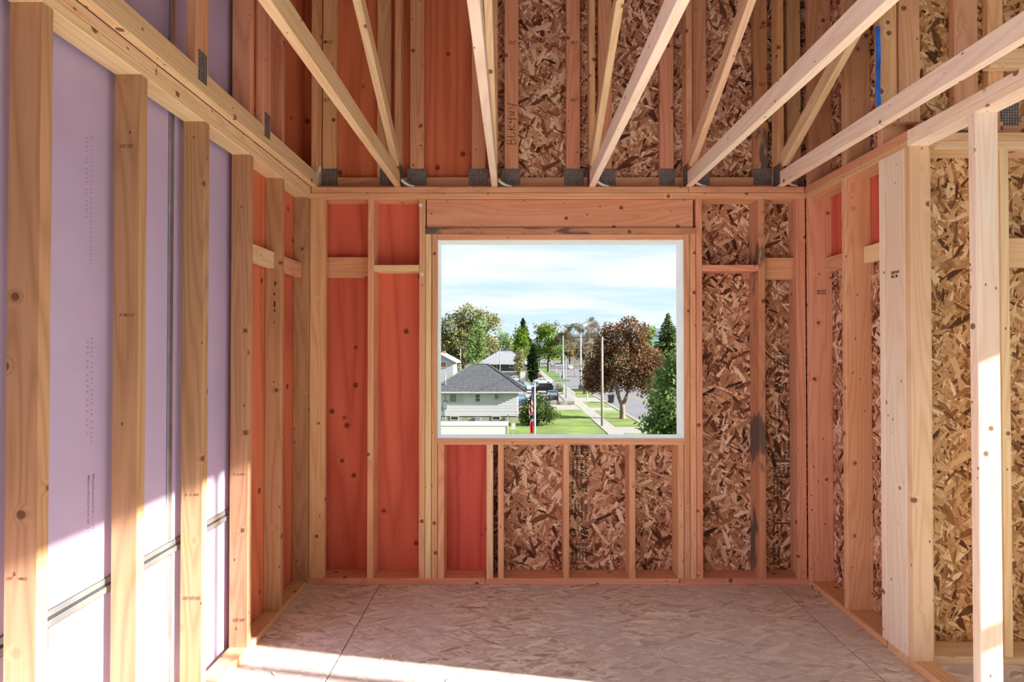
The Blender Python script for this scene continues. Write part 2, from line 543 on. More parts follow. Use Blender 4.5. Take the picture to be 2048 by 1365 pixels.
# ---- window hole lining
win = empty('window_1', ((xw0 + xw1) / 2, YF, ZWB), 'square unglazed window opening lined in white with street view', 'window', kind='structure')
e = .003
bar('side_lining', win, xw0, xw0 + e, YF + .004, YB + .016, ZWB, ZWT, 'white_wrap', ch=.0005)
bar('side_lining', win, xw1 - e, xw1, YF + .004, YB + .016, ZWB, ZWT, 'white_wrap', ch=.0005)
bar('head_lining', win, xw0 + e, xw1 - e, YF + .004, YB + .016, ZWT - e, ZWT, 'white_wrap', ch=.0005)
bar('sill_lining', win, xw0 + e, xw1 - e, YF + .004, YB + .016, ZWB, ZWB + e, 'white_wrap', ch=.0005)

# ---- gable truss standing on the far wall
YG = 3.628
gt = empty('gable_truss', (.28, YG, ZT), 'upright gable end truss of flat studs above the window wall', 'truss')
bar('bottom_chord', gt, XL - .02, XR, YG + .002, YG + T, ZT, ZT + .089, 'fir_red')
gst = []
for x, m in ((643, 'fir'), (753, 'fir'), (819, 'fir_red'), (943, 'fir_red'), (1009, 'fir_red'), (1133, 'fir_red'), (1197, 'fir_red'), (1321, 'fir_red'), (1387, 'fir_red'), (1510, 'fir_stained'), (1577, 'fir')):
    x0 = PX(x, YG)
    gst.append(bar('stud', gt, x0, x0 + .089, YG, YG + T, ZT + .09, ZROOF - .05, m))
def gusset_mesh(wd, h):
    """pressed steel truss plate: a thin sheet with raised slots"""
    key = ('g', round(wd, 3), round(h, 3))
    if key in MESHCACHE:
        return MESHCACHE[key]
    mb = MB()
    mb.box(-wd / 2, wd / 2, -.0015, 0, -h / 2, h / 2)
    nx, nz = max(2, int(wd / .0125)), max(2, int(h / .0125))
    for i in range(nx):
        for j in range(nz):
            cx = -wd / 2 + (i + .5) * wd / nx
            cz = -h / 2 + (j + .5) * h / nz
            mb.box(cx - .0022, cx + .0022, -.0026, -.0014, cz - .0042, cz + .0042)
    me = bpy.data.meshes.new('gusset_plate')
    me.from_pydata(mb.v, [], mb.f)
    me.materials.append(MATS['plate_steel'])
    me.materials.append(MATS['plate_slot'])
    for i, pl in enumerate(me.polygons):
        pl.material_index = 0 if i < 6 else 1
    MESHCACHE[key] = me
    return me
def gusset(parent, loc, wd, h, rz=0.0, rx=0.0, name='gusset_plate'):
    o = bpy.data.objects.new(name, gusset_mesh(wd, h))
    o.matrix_basis = Matrix.Translation(loc) @ Matrix.Rotation(rz, 4, 'Z') @ Matrix.Rotation(rx, 4, 'X')
    COL.objects.link(o)
    bpy_parent(o, parent)
    return o
for x, wd in ((654.5, .125), (774, .10), (833, .125), (957, .125), (1022, .12), (1148, .125), (1216, .10), (1335, .10), (1405, .10), (1528, .125)):
    gusset(gt, Vector((PX(x, YG), YG - .0005, PZ(354, YG))), wd, .105)
# handwriting and grade stamps on the gable studs
DN, UPX = Vector((0, 0, -1)), Vector((1, 0, 0))
def on_gable(idx, x, y, body, size, right, up, m='ink', width=None):
    p = P(x, y, YG)
    stamp(gst[idx], body, size, p + Vector((0, -.0009, 0)), right, up, m, width)
def scrawl(parent, strokes, origin, right, up, rad=.0018, m='ink', name='handwriting'):
    mb = MB()
    for st in strokes:
        mb.tube([Vector(origin) + Vector(right) * a + Vector(up) * b for a, b in st], rad, 5)
    return mb.build(name, m, parent)
# letters B L K 4 w y written upwards along the stud at x = 1009..1037
sp = P(1031, 290, YG) + Vector((0, -.001, 0))
L = .275 / 6
def sh(st, k, s=1.0):
    return [[((a * .9 + k) * L, b * L * 1.15 * s) for a, b in q] for q in st]
B = [[(.1, 0), (.15, 1)], [(.15, 1), (.6, 1), (.75, .75), (.5, .55), (.15, .5)], [(.5, .55), (.85, .4), (.8, .1), (.4, 0), (.1, 0)]]
Lt = [[(.2, 1), (.1, .4), (.2, .05), (.5, 0), (.9, .3)]]
K = [[(.15, 1), (.1, 0)], [(.9, 1), (.2, .45), (.9, 0)]]
Q4 = [[(.2, .9), (.15, .5), (.7, .45)], [(.75, 1), (.65, -.1)]]
W = [[(.1, .7), (.25, .15), (.45, .6), (.6, .15), (.85, .75)]]
Yl = [[(.1, .7), (.35, .3), (.75, .35)], [(.9, 1), (.7, .2), (.55, -.25)]]
strokes = sh(B, 0) + sh(Lt, 1) + sh(K, 2) + sh(Q4, 3) + sh(W, 4) + sh(Yl, 5)
scrawl(gst[4], strokes, sp, (0, 0, 1), (-1, 0, 0))
for idx, x, y in ((4, 1019, 85), (5, 1142, 85), (0, 652, 84), (0, 647, 200), (5, 1141, 200), (9, 1519, 54), (9, 1518, 168)):
    on_gable(idx, x, y, 'KD HT\nNO.2', .012, UPX, Vector((0, 0, 1)), 'ink', .045)
pu = P(1586, 30, YS0)
for i, tx in enumerate(('THIS SIDE DOWN', 'NAIL SPACING')):
    stamp(osb_up2, tx, .055, Vector((PX(1590 - 10 * i, YS0), YS0 - .0008, PZ(32, YS0))), DN, UPX, 'ink', .20)

# ---- left wall: 2x4 studs in front of a purple liner wall on steel studs, plywood beyond
wl = empty('wall_left', (XL, 1.5, 0), 'left stud wall before purple liner boards with steel tracks', 'wall', kind='structure')
XLB = XL - .089
XPB = XLB - .026          # face of the purple board
bar('sole_plate', wl, XLB, XL, -1.2, YF - .001, 0, T, 'fir')
bar('top_plate', wl, XLB, XL, -1.2, YF - .001, ZP, ZP + T - .0008, 'spruce')
bar('top_plate', wl, XLB, XL + .001, -1.2, PX(0, 1) * 0 + 2.0, ZP + T, ZT, 'spruce')
bar('top_plate', wl, XLB, XL + .001, 2.003, YF + .04, ZP + T, ZT, 'spruce')
left_studs = []
for y, m in ((.30, 'fir_brown'), (.70, 'fir_brown'), (1.105, 'fir_brown'), (1.513, 'fir_brown'), (1.916, 'fir_brown'), (2.317, 'fir_brown'), (2.717, 'fir_brown'), (3.092, 'fir_brown')):
    left_studs.append(bar('stud', wl, XLB, XL, y, y + T, ZS, ZP, m))
bar('stud', wl, XLB, XL, 3.490, 3.528, ZS, ZP, 'fir_brown')
bar('stud', wl, XLB, XL, 2.717, 2.717 + T, ZT, ZROOF, 'fir_red')
bar('stud', wl, XLB, XL, 3.092, 3.092 + T, ZT, ZROOF, 'fir_red')
bar('blocking', wl, -1.338, -1.300, 2.757, 3.090, 1.895, 1.985, 'spruce')
bar('blocking', wl, -1.338, -1.300, 3.132, 3.488, 1.895, 1.985, 'fir')
panel('sheathing_panel', wl, XLB - .013, XLB - .001, 2.762, YB, -.02, ZT, red, 'x')
panel('sheathing_panel', wl, XLB - .013, XLB - .001, 2.762, YB, ZT + .002, ZROOF, red, 'x')
hy = [-.77, -.16, .45, 1.06, 1.67, 2.28, 2.89]
ztr = .66
for i in range(len(hy) - 1):
    y1 = min(hy[i + 1] - .004, 2.86)
    panel('liner_panel', wl, XPB - .025, XPB, hy[i] + .004, y1, -.02, ztr - .004, 'liner_purple', 'x')
    up = panel('liner_panel', wl, XPB - .025, XPB, hy[i] + .004, y1, ztr + .004, ZROOF, 'liner_purple', 'x')
    if i == 4:
        liner_mid = up
    if i == 3:
        liner_near = up
for y in hy[:-1]:
    mb = MB().box(XPB, XPB + .0015, y - .018, y + .018, ztr + .03, ZROOF).box(XPB, XPB + .009, y - .018, y - .0165, ztr + .03, ZROOF)
    mb.build('steel_stud', 'galvanised', wl)
    MB().box(XPB, XPB + .0015, y - .010, y + .024, 0, ztr - .025).box(XPB, XPB + .007, y - .010, y - .0085, 0, ztr - .025).build('steel_stud', 'galvanised', wl)
for z0, z1, q in ((ztr + .004, ztr + .027, .004), (ztr - .024, ztr + .001, .010)):
    MB().box(XPB, XPB + q, -.8, 2.75, z0, z0 + .0015).box(XPB + q - .0015, XPB + q, -.8, 2.75, z0, z1).box(XPB, XPB + q, -.8, 2.75, z1 - .0015, z1).build('steel_track', 'galvanised', wl)
# blue cable lying in the gap over the plates
o = MB().tube([(XL + .006, y, ZT + .004) for y in (-.6, .4, 1.2, 1.86)], .003, 6).build('cable', 'blue_cord', wl)
o['label'] = 'thin blue cable'
# stamps
def on_left(stud, x, y, body, size, width, m='ink_brown'):
    so = left_studs[stud]
    Y = (.30, .70, 1.105, 1.513, 1.916, 2.317, 2.717, 3.092)[stud]
    p = P(x, y, Y)
    stamp(so, body, size, p + Vector((0, -.0008, 0)), (1, 0, 0), (0, 0, 1), m, width)
on_left(3, 27, 1152, '2', .012, None, 'ink')
on_left(3, 15, 1160, 'HT     MILL', .009, .055, 'ink_brown')
on_left(4, 239, 633, 'HT  152  S-P', .011, .05, 'ink_brown')
on_left(4, 240, 296, 'HT HT', .016, .045, 'ink_brown')
on_left(5, 371, 992, 'S.  2  KD', .012, .055, 'ink_brown')
on_left(5, 367, 1200, 'HT HT HT', .017, .07, 'ink_brown')
on_left(6, 467, 951, 'S. 2 KD', .012, .055, 'ink_brown')
on_left(6, 467, 1244, 'HT HT', .02, .055, 'ink_brown')
scrawl(left_studs[7], [[(0, 0), (.003, .022)], [(-.002, -.04), (-.003, -.052)], [(.001, -.085), (-.002, -.10), (.0, -.115)], [(0, -.13), (-.001, -.14)]], P(550, 572, 3.09), (1, 0, 0), (0, 0, 1), .0035, name='ink_blot')
for k, (y, z, body, s, wd) in enumerate(((1.845, 2.16, '11 11 11111 1 1111 11 1 111111 11 111 11', .011, .42), (1.825, 2.15, '1111 11 1111 11 111 1', .011, .26), (1.855, 1.50, '11111 111 11 1111 11 1 1111', .012, .34),
                                         (1.835, 1.49, '111 11 1111 111 11 1', .012, .30), (1.865, 1.05, 'Manufactured in 11 111 11 111 11 Products', .014, .36), (1.845, 1.05, 'Manufactured in 11 11 111', .013, .26))):
    stamp(liner_near, body, s, Vector((XPB + .0006, y, z)), (0, 0, -1), (0, 1, 0), 'ink_faint', wd)

# ---- right wall beyond the alcove: 2x6 studs, red plywood over strand board
wr = empty('wall_right', (XR, 3.1, 0), 'short right stud wall beside the far corner, red plywood above strand board', 'wall', kind='structure')
XRB = XR + .14
bar('sole_plate', wr, XR, XRB, 2.79, YF - .001, 0, T, 'fir_red')
bar('top_plate', wr, XR, XRB, 2.62, YF - .001, ZP, ZP + T - .0008, 'fir')
bar('top_plate', wr, XR - .001, XRB, 2.62, YF + .1, ZP + T, ZT, 'fir')
bar('stud', wr, XR, XRB, 3.490, 3.528, ZS, ZP, 'fir_red')
bar('stud', wr, XR, XRB, 3.109, 3.147, ZS, ZP, 'fir')
bar('stud', wr, XR, XR + .10, 2.789, 2.826, ZS, ZP, 'spruce_pale')
bar('stud', wr, XR + .002, XRB, 3.490, 3.528, ZT, ZROOF, 'fir')
bar('stud', wr, XR + .002, XRB, 3.109, 3.147, ZT, ZROOF, 'fir')
bar('stud', wr, XR + .002, XRB, 2.80, 2.838, ZT, ZROOF, 'fir_red')
bar('blocking', wr, XRB - .042, XRB - .004, 3.149, 3.488, 1.925, 2.016, 'fir')
bar('blocking', wr, XRB - .042, XRB - .004, 2.828, 3.107, 1.925, 2.016, 'spruce')
panel('sheathing_panel', wr, XRB + .0005, XRB + .0125, 2.785, YB, -.02, 1.93, 'strand_board', 'x')
panel('sheathing_panel', wr, XRB + .0005, XRB + .0125, 2.785, YB, 1.933, ZT, red, 'x')
panel('sheathing_panel', wr, XRB + .0005, XRB + .0125, 2.785, YB, ZT + .002, ZROOF, 'strand_board', 'x')

# ---- wall facing us across the alcove
YA = 2.641
YAB = YA + .14
XA1 = 3.40
wa = empty('wall_alcove', (2.6, YA, 0), 'strand board stud wall facing us beyond the bare right partition', 'wall', kind='structure')
es = bar('end_stud', wa, XR, XR + T, YA + .001, YAB + .005, ZS, ZP, 'spruce_pale')
bar('sole_plate', wa, XR, XA1, YA, YAB, 0, T, 'spruce')
bar('top_plate', wa, XRB + .002, XA1, YA, YAB, ZP, ZP + T - .0008, 'spruce')
bar('top_plate', wa, XRB + .002, 2.19, YA, YAB, ZP + T, ZT, 'fir')
bar('top_plate', wa, 2.193, XA1, YA, YAB, ZP + T, ZT, 'fir')
for a, m in ((1.905, 'spruce'), (2.268, 'spruce'), (2.674, 'spruce'), (3.08, 'spruce')):
    bar('stud', wa, a, a + T, YA, YAB, ZS, ZP, m)
bar('blocking', wa, 2.308, 2.672, YA + .05, YA + .05 + T, 1.845, 1.983, 'spruce')
panel('sheathing_panel', wa, XRB - .02, 2.32, YAB + .0005, YAB + .0125, -.02, ZT, 'strand_board_gold', 'y')
panel('sheathing_panel', wa, 2.323, XA1, YAB + .0005, YAB + .0125, -.02, ZT, 'strand_board_gold', 'y')
panel('sheathing_panel', wa, XRB - .02, XA1, YAB + .0005, YAB + .0125, ZT + .002, ZROOF, 'strand_board_gold', 'y')
YU = YAB - T
bar('bottom_chord', wa, XRB + .004, XA1, YU + .002, YAB, ZT, ZT + .089, 'fir')
bar('bottom_chord', wa, 2.02, 2.30, YA + .02, YA + .02 + T, ZT + .001, ZT + .06, 'fir_stained')
for x, wd in ((1759, .085), (1799, .100), (1909, .114), (1977, .073), (2070, .089)):
    x0 = PX(x, YU, 120)
    bar('stud', wa, x0, x0 + wd, YU, YAB, ZT + .09, ZROOF, 'fir')
bar('blocking', wa, 2.27, 2.9, YU - .05, YU - .003, 2.80, 2.89, 'spruce')
gusset(wa, Vector((PX(2018, YU, 215), YU - .001, 2.60)), .09, .12)
mb = MB()
zt = [3.02, 2.93, 2.84, 2.76, 2.68, 2.58]
xb = PX(1755, YU, 130)
for i in range(5):
    dx = .0015 * math.sin(i * 1.7)
    mb.box(xb - .011 + dx, xb + .011 + dx, YU - .006, YU - .003, zt[i + 1] - .001, zt[i])
tp = mb.build('tape_strip', 'blue_tape', wa)
tp['label'] = 'hanging strip of bright blue tape'
washer(wr, Vector((XR + .001, 2.807, PZ(365, 2.807))), 'x')
stamp(es, 'KD-HT S-P-F\nNO.2  108', .019, P(1782, 552, YA + .05) * 0 + Vector((XR - .0008, 2.735, PZ(549, 2.73))), (0, -1, 0), (0, 0, 1), 'ink', .055)
stamp(wr.children[3], 'KD DF\nNO.2 6', .015, P(1634, 584, 3.489), (1, 0, 0), (0, 0, 1), 'ink', .055)

# ---- bare 2x4 partition on the right, nearer to us
wp = empty('wall_partition', (XR, 1.6, 0), 'bare 2x4 stud partition at the right edge of the room', 'wall', kind='structure')
XP1 = XR + .089
bar('sole_plate', wp, XR, XP1, 2.22, YA - .0005, 0, T, 'fir')
bar('sole_plate', wp, XR + .004, XP1, 2.66, 2.785, 0, .036, 'fir')
bar('sole_plate', wp, XR, XP1, .5, 2.215, 0, T, 'spruce')
bar('top_plate', wp, XR, XP1, .5, 2.618, ZP, ZP + T - .0008, 'spruce_pale')
bar('top_plate', wp, XR, XP1, .5, 2.618, ZP + T, ZT, 'spruce_pale')
for y in (2.602, 2.232, 1.826, 1.42, 1.01, .6):
    bar('stud', wp, XR, XP1, y, y + T, ZS, ZP, 'spruce' if y > 2.4 else 'spruce_pale')

# ---- roof trusses running towards us
NAMES = ['roof truss lying along the left wall above the top plate', 'roof truss ending above the red plywood bays left of the window',
         'roof truss ending just left of the window middle', 'roof truss ending right of the window middle',
         'roof truss ending above the right window jamb', 'roof truss nearest the right wall, running off the right edge']
def truss(X, label, m, first=False):
    r = empty('roof_truss', (X, 3.58, ZT), label, 'truss', 'roof trusses overhead')
    a, b = X - T / 2, X + T / 2
    Y1 = 3.622
    bar('bottom_chord', r, a, b, -1.0, Y1, ZT + .001, ZT + .09, m)
    bar('top_chord', r, a, b, -1.0, Y1, ZROOF - .18, ZROOF - .09, 'fir')
    bar('end_post', r, a, b, YF + .005, Y1, ZT + .091, ZROOF - .181, 'fir')
    if first:
        for y in (.98, 1.58, 2.18, 2.77):
            bar('post', r, a, b, y, y + .089, ZT + .091, ZROOF - .181, 'fir_red')
            gusset(r, Vector((b + .0005, y + .045, ZT + .10)), .06, .12, math.pi / 2)
    else:
        beam('web', r, (X, 3.50, ZT + .15), (X, .92, ZROOF - .22), (1, 0, 0), T, .089, 'spruce')
        beam('web', r, (X, .75, ZROOF - .22), (X, -.9, ZT + .15), (1, 0, 0), T, .089, 'spruce')
        gusset(r, Vector((a - .0005 if X > 0 else b + .0005, 3.555, ZT + .075)), .09, .13, -math.pi / 2 if X > 0 else math.pi / 2)
    # white paper tab curling out from under the chord end
    if X < 1.3 or True:
        mb = MB()
        n = 7
        pts = []
        for i in range(n):
            q = i / (n - 1)
            pts.append((b + .002 + .085 * q, ZT + .045 - .085 * q + .045 * q * q + .002))
        if first:
            pts = [(b + .002 + .02 * i / (n - 1), ZT + .07 + .05 * math.sin(i / (n - 1) * 2.2)) for i in range(n)]
        vs, fs = [], []
        for i, (x, z) in enumerate(pts):
            hgt = .020 * (1 - .75 * i / (n - 1)) + .003
            if first:
                hgt = .03
            for y in (YF + .012, YF + .0135):
                vs += [(x, y, z - hgt / 2), (x, y, z + hgt / 2)]
        for i in range(n - 1):
            k = i * 4
            fs += [(k, k + 2, k + 6, k + 4), (k + 1, k + 5, k + 7, k + 3), (k, k + 4, k + 5, k + 1), (k + 2, k + 3, k + 7, k + 6)]
        fs += [(0, 1, 3, 2), (4 * n - 4, 4 * n - 2, 4 * n - 1, 4 * n - 3)]
        mb.add(vs, fs).build('paper_tab', 'paper_white', r)['label'] = 'curled white paper tab'
    return r
truss(XL + T / 2 + .001, NAMES[0], 'spruce', True)
for x, lb, m in zip((-.72, -.115, .494, 1.10, 1.672), NAMES[1:], ('spruce', 'spruce_pale', 'spruce_pale', 'spruce_pale', 'spruce_pale')):
    truss(x, lb, m)

# ---- roof deck over the trusses, and unseen walls added to shape the light
roof = empty('ceiling', (1, 1.5, ZROOF), 'roof deck boards over the trusses', 'ceiling', kind='structure')
for i in range(3):
    panel('roof_panel', roof, -1.5, XA1 + .1, -.72 + i * 1.47, -.72 + (i + 1) * 1.47 - .003, ZROOF, ZROOF + .015, 'roof_deck', 'z')
wo = empty('wall_sun_cut', (XA1, 1.6, 0), 'unseen wall added beside the alcove to cut the sun into patches', 'wall', kind='structure')
for a, b, c, d in ((1.97, 2.78, 0, ZROOF), (-.5, 1.97, 2.9, 6.6), (-1.6, 1.97, 0, .25), (1.74, 1.80, .25, 2.9), (1.80, 1.97, .95, 1.04), (1.86, 1.97, 2.08, 2.9)):  # added sheets and strips, placed to shape the sun patches indoors
    panel('sheathing_panel', wo, XA1, XA1 + .013, a, b, c, d, 'strand_board_gold', 'x')

wb = empty('wall_sky_block', (1, -2.0, 0), 'dark wall added behind the viewer to block rear sky light', 'wall', kind='structure')  # added light blocker; its dark deck colour also cuts the bounce
for i in range(4):
    panel('sheathing_panel', wb, -1.45 + 1.22 * i, -1.45 + 1.22 * (i + 1) - .003, -2.013, -2.0, 0, ZROOF, 'roof_deck', 'y')

# ---- lettering printed on the strand board of the far wall
def print_down(parent, x, y, body, size, ylen, m='ink', Y=YS0):
    """reads downwards: starts at pixel row y, base line at pixel column x"""
    p = P(x, y, Y)
    stamp(parent, body, size, p + Vector((0, -.0009, 0)), DN, UPX, m, PZ(y, Y) - PZ(y + ylen, Y))
def print_up(parent, x, y, body, size, ylen, m='ink', Y=YS0):
    p = P(x, y, Y)
    stamp(parent, body, size, p + Vector((0, -.0009, 0)), (0, 0, 1), (-1, 0, 0), m, PZ(y - ylen, Y) - PZ(y, Y))
for x, y, b, s, l in ((1169, 891, 'JUN 23', .028, 22), (1161, 890, '2025', .030, 19), (1152, 890, '22:22', .026, 20), (1144, 888, 'Line 1', .027, 22),
                      (1169, 923, '7/16 CAT', .026, 37), (1161, 928, '24/16', .028, 26), (1152, 925, 'SHEATHING', .018, 34), (1144, 923, 'EXPOSURE 1', .020, 36),
                      (1170, 968, '0.418', .020, 16), (1163, 968, 'INCH', .018, 16), (1170, 1008, '11.0 mm', .018, 26), (1162, 995, 'TOLERANCE / WALL', .016, 52),
                      (1155, 1003, 'CAN / O325', .014, 28), (1149, 1000, 'PLYWOOD', .014, 36), (1143, 1008, '25.2.18', .013, 22),
                      (1162, 1053, 'APA', .062, 29), (1147, 1058, 'APA', .026, 19),
                      (1171, 1098, 'MADE IN', .014, 24), (1164, 1098, 'CANADA', .015, 24), (1158, 1101, 'WITH', .014, 16), (1151, 1094, 'IMPORTED', .014, 30), (1143, 1094, 'MATERIALS', .014, 32)):
    print_down(osb_low, x, y, b, s, l)
def flat_box(parent, x0, x1, y0, y1, Y=YS0, m='ink', name='printed_line'):
    return MB().box(PX(x0, Y), PX(x1, Y), Y - .0012, Y - .0004, PZ(y1, Y), PZ(y0, Y)).build(name, m, parent)
for y in (915, 918.5, 1087.5, 1090.5):
    flat_box(osb_low, 1143, 1177, y, y + 1.2)
flat_box(osb_low, 1141, 1175, 1127, 1128.5)
def arrow(parent, x, y0, y1, Y=YS0):
    hz = (y1 - y0) * .16
    mb = MB()
    for a, b, c in ((y0, y0 + hz, -1), (y1, y1 - hz, 1)):
        mb.prism([(PX(x, Y), PZ(a, Y)), (PX(x - 3.6, Y), PZ(b, Y)), (PX(x + 3.6, Y), PZ(b, Y))], Y - .0012, Y - .0004)
    mb.box(PX(x - .8, Y), PX(x + .8, Y), Y - .0012, Y - .0004, PZ(y1 - hz, Y), PZ(y0 + hz, Y))
    return mb.build('printed_arrow', 'ink', parent)
arrow(osb_low, 1144.5, 962, 999)
def ringmark(parent, x, y, r, Y=YS0, a0=0.0, a1=360):
    mb = MB()
    c = P(x, y, Y)
    for s0 in (0, 180):
        for i in range(10):
            t0, t1 = (math.radians(s0 - 60 + 12 * k) for k in (i, i + 1))
            q = [(c.x + rr * math.cos(tt), c.z + rr * math.sin(tt)) for rr, tt in ((r, t0), (r, t1), (r * .82, t1), (r * .82, t0))]
            mb.prism(q, Y - .0012, Y - .0004)
    return mb.build('printed_mark', 'ink', parent)
ringmark(osb_low, 1150, 1067, .030)
# upside-down twin on the right hand sheet
for x, y, b, s, l in ((1551, 741, 'MADE IN', .013, 24), (1557, 741, 'CANADA', .014, 24), (1563, 737, 'WITH', .013, 16), (1570, 741, 'IMPORTED', .014, 26), (1577, 741, 'MATERIALS', .013, 26),
                      (1562, 787, 'APA', .056, 31), (1574, 780, 'APA', .022, 16), (1552, 834, '11.0 mm', .016, 24), (1560, 846, 'TOLERANCE / WALL', .016, 56), (1568, 832, 'CAN / O325', .014, 26), (1575, 838, 'PLYWOOD', .014, 30),
                      (1552, 871, '0.418', .018, 14), (1559, 870, 'INCH', .017, 14), (1554, 915, '7/16 CAT', .026, 34), (1562, 909, '24/16', .028, 24), (1571, 911, 'SHEATHING', .017, 30), (1579, 915, 'EXPOSURE 1', .017, 34),
                      (1553, 953, 'JUN 23', .030, 27), (1561, 948, '2025', .030, 18), (1569, 950, '12:22', .022, 20), (1578, 952, 'Line 1', .024, 22),
                      (1550, 1006, 'SIZED FOR SPACING', .015, 48), (1557, 1002, 'EDGE SPACE', .016, 44), (1564, 1008, '1/8 IN ON ALL', .016, 46), (1572, 995, 'EDGES', .014, 26),
                      (1549, 1070, 'WALL ROOF', .016, 48), (1557, 1075, '16 IN', .018, 26), (1564, 1072, 'STRENGTH AXIS', .016, 48),
                      (1550, 1130, 'THIS SIDE', .020, 44), (1560, 1130, 'DOWN', .022, 34)):
    print_up(osb_right, x, y, b, s, l)
for y in (709, 748, 751, 920, 923, 953, 1046):
    flat_box(osb_right, 1546, 1584, y, y + (2.2 if y > 900 else 1.3))
arrow(osb_right, 1577, 842, 874)
ringmark(osb_right, 1573, 772, .026)

# ---- shavings and slivers on the subfloor
rg = random.Random(5)
mb = MB()
for i in range(260):
    if i < 150:
        x, y = rg.uniform(-1.1, 1.75), YF - abs(rg.gauss(0, .28)) - .01
    else:
        x, y = rg.uniform(-1.1, 1.75), rg.uniform(2.2, 3.4)
    l, wd, a = rg.uniform(.006, .028), rg.uniform(.001, .0035), rg.uniform(0, math.pi)
    ca, sa = math.cos(a), math.sin(a)
    h = rg.uniform(.001, .007)
    vs = []
    for q, zq in ((-1, .0008), (0, h), (1, .0008)):
        for s2 in (-1, 1):
            vs.append((x + ca * l * q - sa * wd * s2, y + sa * l * q + ca * wd * s2, zq + .0008))
            vs.append((x + ca * l * q - sa * wd * s2, y + sa * l * q + ca * wd * s2, zq))
    fs = []
    for k in (0, 4):
        fs += [(k, k + 2, k + 6, k + 4), (k + 1, k + 5, k + 7, k + 3), (k, k + 4, k + 5, k + 1), (k + 2, k + 3, k + 7, k + 6)]
    mb.add(vs, fs)
sv = mb.build('wood_shavings', 'spruce_pale')
tag(sv, 'pale wood shavings and slivers strewn on the subfloor', 'shavings', kind='stuff')

# ================================================================== the street seen through the window
TONE = .64
def leafmat(name, stops, trans=.35):
    m = bpy.data.materials.new(name)
    m.use_nodes = True
    t = NT(m.node_tree)
    t.t.nodes.clear()
    r = t.n('ShaderNodeNewGeometry').outputs['Random Per Island']
    co = t.n('ShaderNodeTexCoord').outputs['Object']
    nz = t.noise(co, .45, 2, .5).outputs[0]
    f = t.math('ADD', t.math('MULTIPLY', r, .6), t.math('MULTIPLY', t.step(nz, .3, .7), .4))
    c = t.ramp(f, [(p, tuple(k * TONE for k in q)) for p, q in stops])
    d = t.n('ShaderNodeBsdfDiffuse', {'Color': c})
    tr = t.n('ShaderNodeBsdfTranslucent', {'Color': c})
    mx = t.n('ShaderNodeMixShader', {0: trans, 1: d.outputs[0], 2: tr.outputs[0]})
    t.t.links.new(mx.outputs[0], t.n('ShaderNodeOutputMaterial').inputs[0])
    MATS[name] = m
leafmat('leaf_copper', [(0, (.05, .024, .016)), (.45, (.20, .10, .056)), (1, (.55, .33, .18))])
leafmat('leaf_green', [(0, (.06, .12, .04)), (.5, (.25, .37, .12)), (1, (.56, .68, .30))], .45)
leafmat('leaf_bright', [(0, (.06, .12, .015)), (.5, (.17, .28, .035)), (1, (.32, .44, .08))])
leafmat('leaf_willow', [(0, (.10, .11, .04)), (.5, (.32, .32, .13)), (1, (.66, .62, .32))])
leafmat('leaf_dark', [(0, (.012, .025, .012)), (.5, (.035, .06, .025)), (1, (.09, .13, .05))])
leafmat('leaf_juniper', [(0, (.03, .06, .025)), (.5, (.12, .18, .06)), (1, (.34, .40, .16))])
leafmat('leaf_brown', [(0, (.07, .05, .03)), (.5, (.18, .145, .075)), (1, (.30, .25, .13))])
mat('bark', (.17, .12, .085), .9, var=.35, vscale=2.5)
mat('bark_pale', (.27, .20, .14), .9, var=.3, vscale=2.5)
mat('lawn', (.17, .25, .04), .95, var=.28, vscale=.35, bump=.3)
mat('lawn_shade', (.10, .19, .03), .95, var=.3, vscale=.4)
mat('asphalt', (.19, .19, .22), .9, var=.08, vscale=.4)
mat('concrete', (.36, .34, .32), .9, var=.08, vscale=.8)
mat('concrete_old', (.40, .37, .31), .9, var=.25, vscale=1.5)
mat('soil', (.14, .17, .07), .95, var=.25, vscale=.05)
mat('siding_white', (.84, .83, .84), .7, var=.04, vscale=.8)
mat('siding_grey', (.12, .14, .14), .8, var=.1)
mat('siding_pale', (.45, .48, .50), .8, var=.1)
mat('trim_white', (.72, .72, .70), .6)
mat('shingle', (.075, .08, .095), .9, var=.35, vscale=4.0, bump=.6)
mat('shingle_light', (.29, .31, .36), .85, var=.1, vscale=2)
mat('shingle_dark', (.03, .033, .045), .9, var=.2, vscale=3)
mat('glass_dark', (.04, .05, .06), .08)
mat('glass_grey', (.20, .23, .24), .15)
mat('glass_sky', (.16, .24, .30), .08)
mat('curtain', (.55, .58, .60), .6)
mat('brick', (.36, .15, .09), .9, var=.2)
mat('paint_white', (.88, .86, .87), .25)
mat('paint_silver', (.42, .46, .50), .25, .3)
mat('paint_black', (.022, .021, .02), .25)
mat('paint_dark', (.05, .06, .075), .25)
mat('paint_blue', (.03, .08, .30), .3)
mat('paint_red', (.35, .03, .02), .3)
mat('tyre', (.02, .02, .02), .9)
mat('hub', (.45, .46, .48), .35, .7)
mat('lamp_red', (.55, .03, .02), .3)
mat('lamp_clear', (.75, .72, .62), .2)
mat('pole_white', (.58, .60, .64), .5, var=.05)
mat('pole_wood', (.46, .38, .31), .85, var=.15)
mat('steel_grey', (.36, .40, .45), .5, .4)
mat('signal_yellow', (.70, .33, .02), .5)
mat('flag_blue', (.02, .04, .16), .8)
mat('flag_red', (.55, .02, .03), .8)
mat('flag_white', (.75, .75, .76), .8)
mat('flag_gold', (.60, .40, .05), .8)
mat('bin_black', (.02, .02, .03), .5)
mat('wire', (.06, .06, .07), .7)
mat('hill', (.30, .42, .52), 1.0, var=.1, vscale=.004)

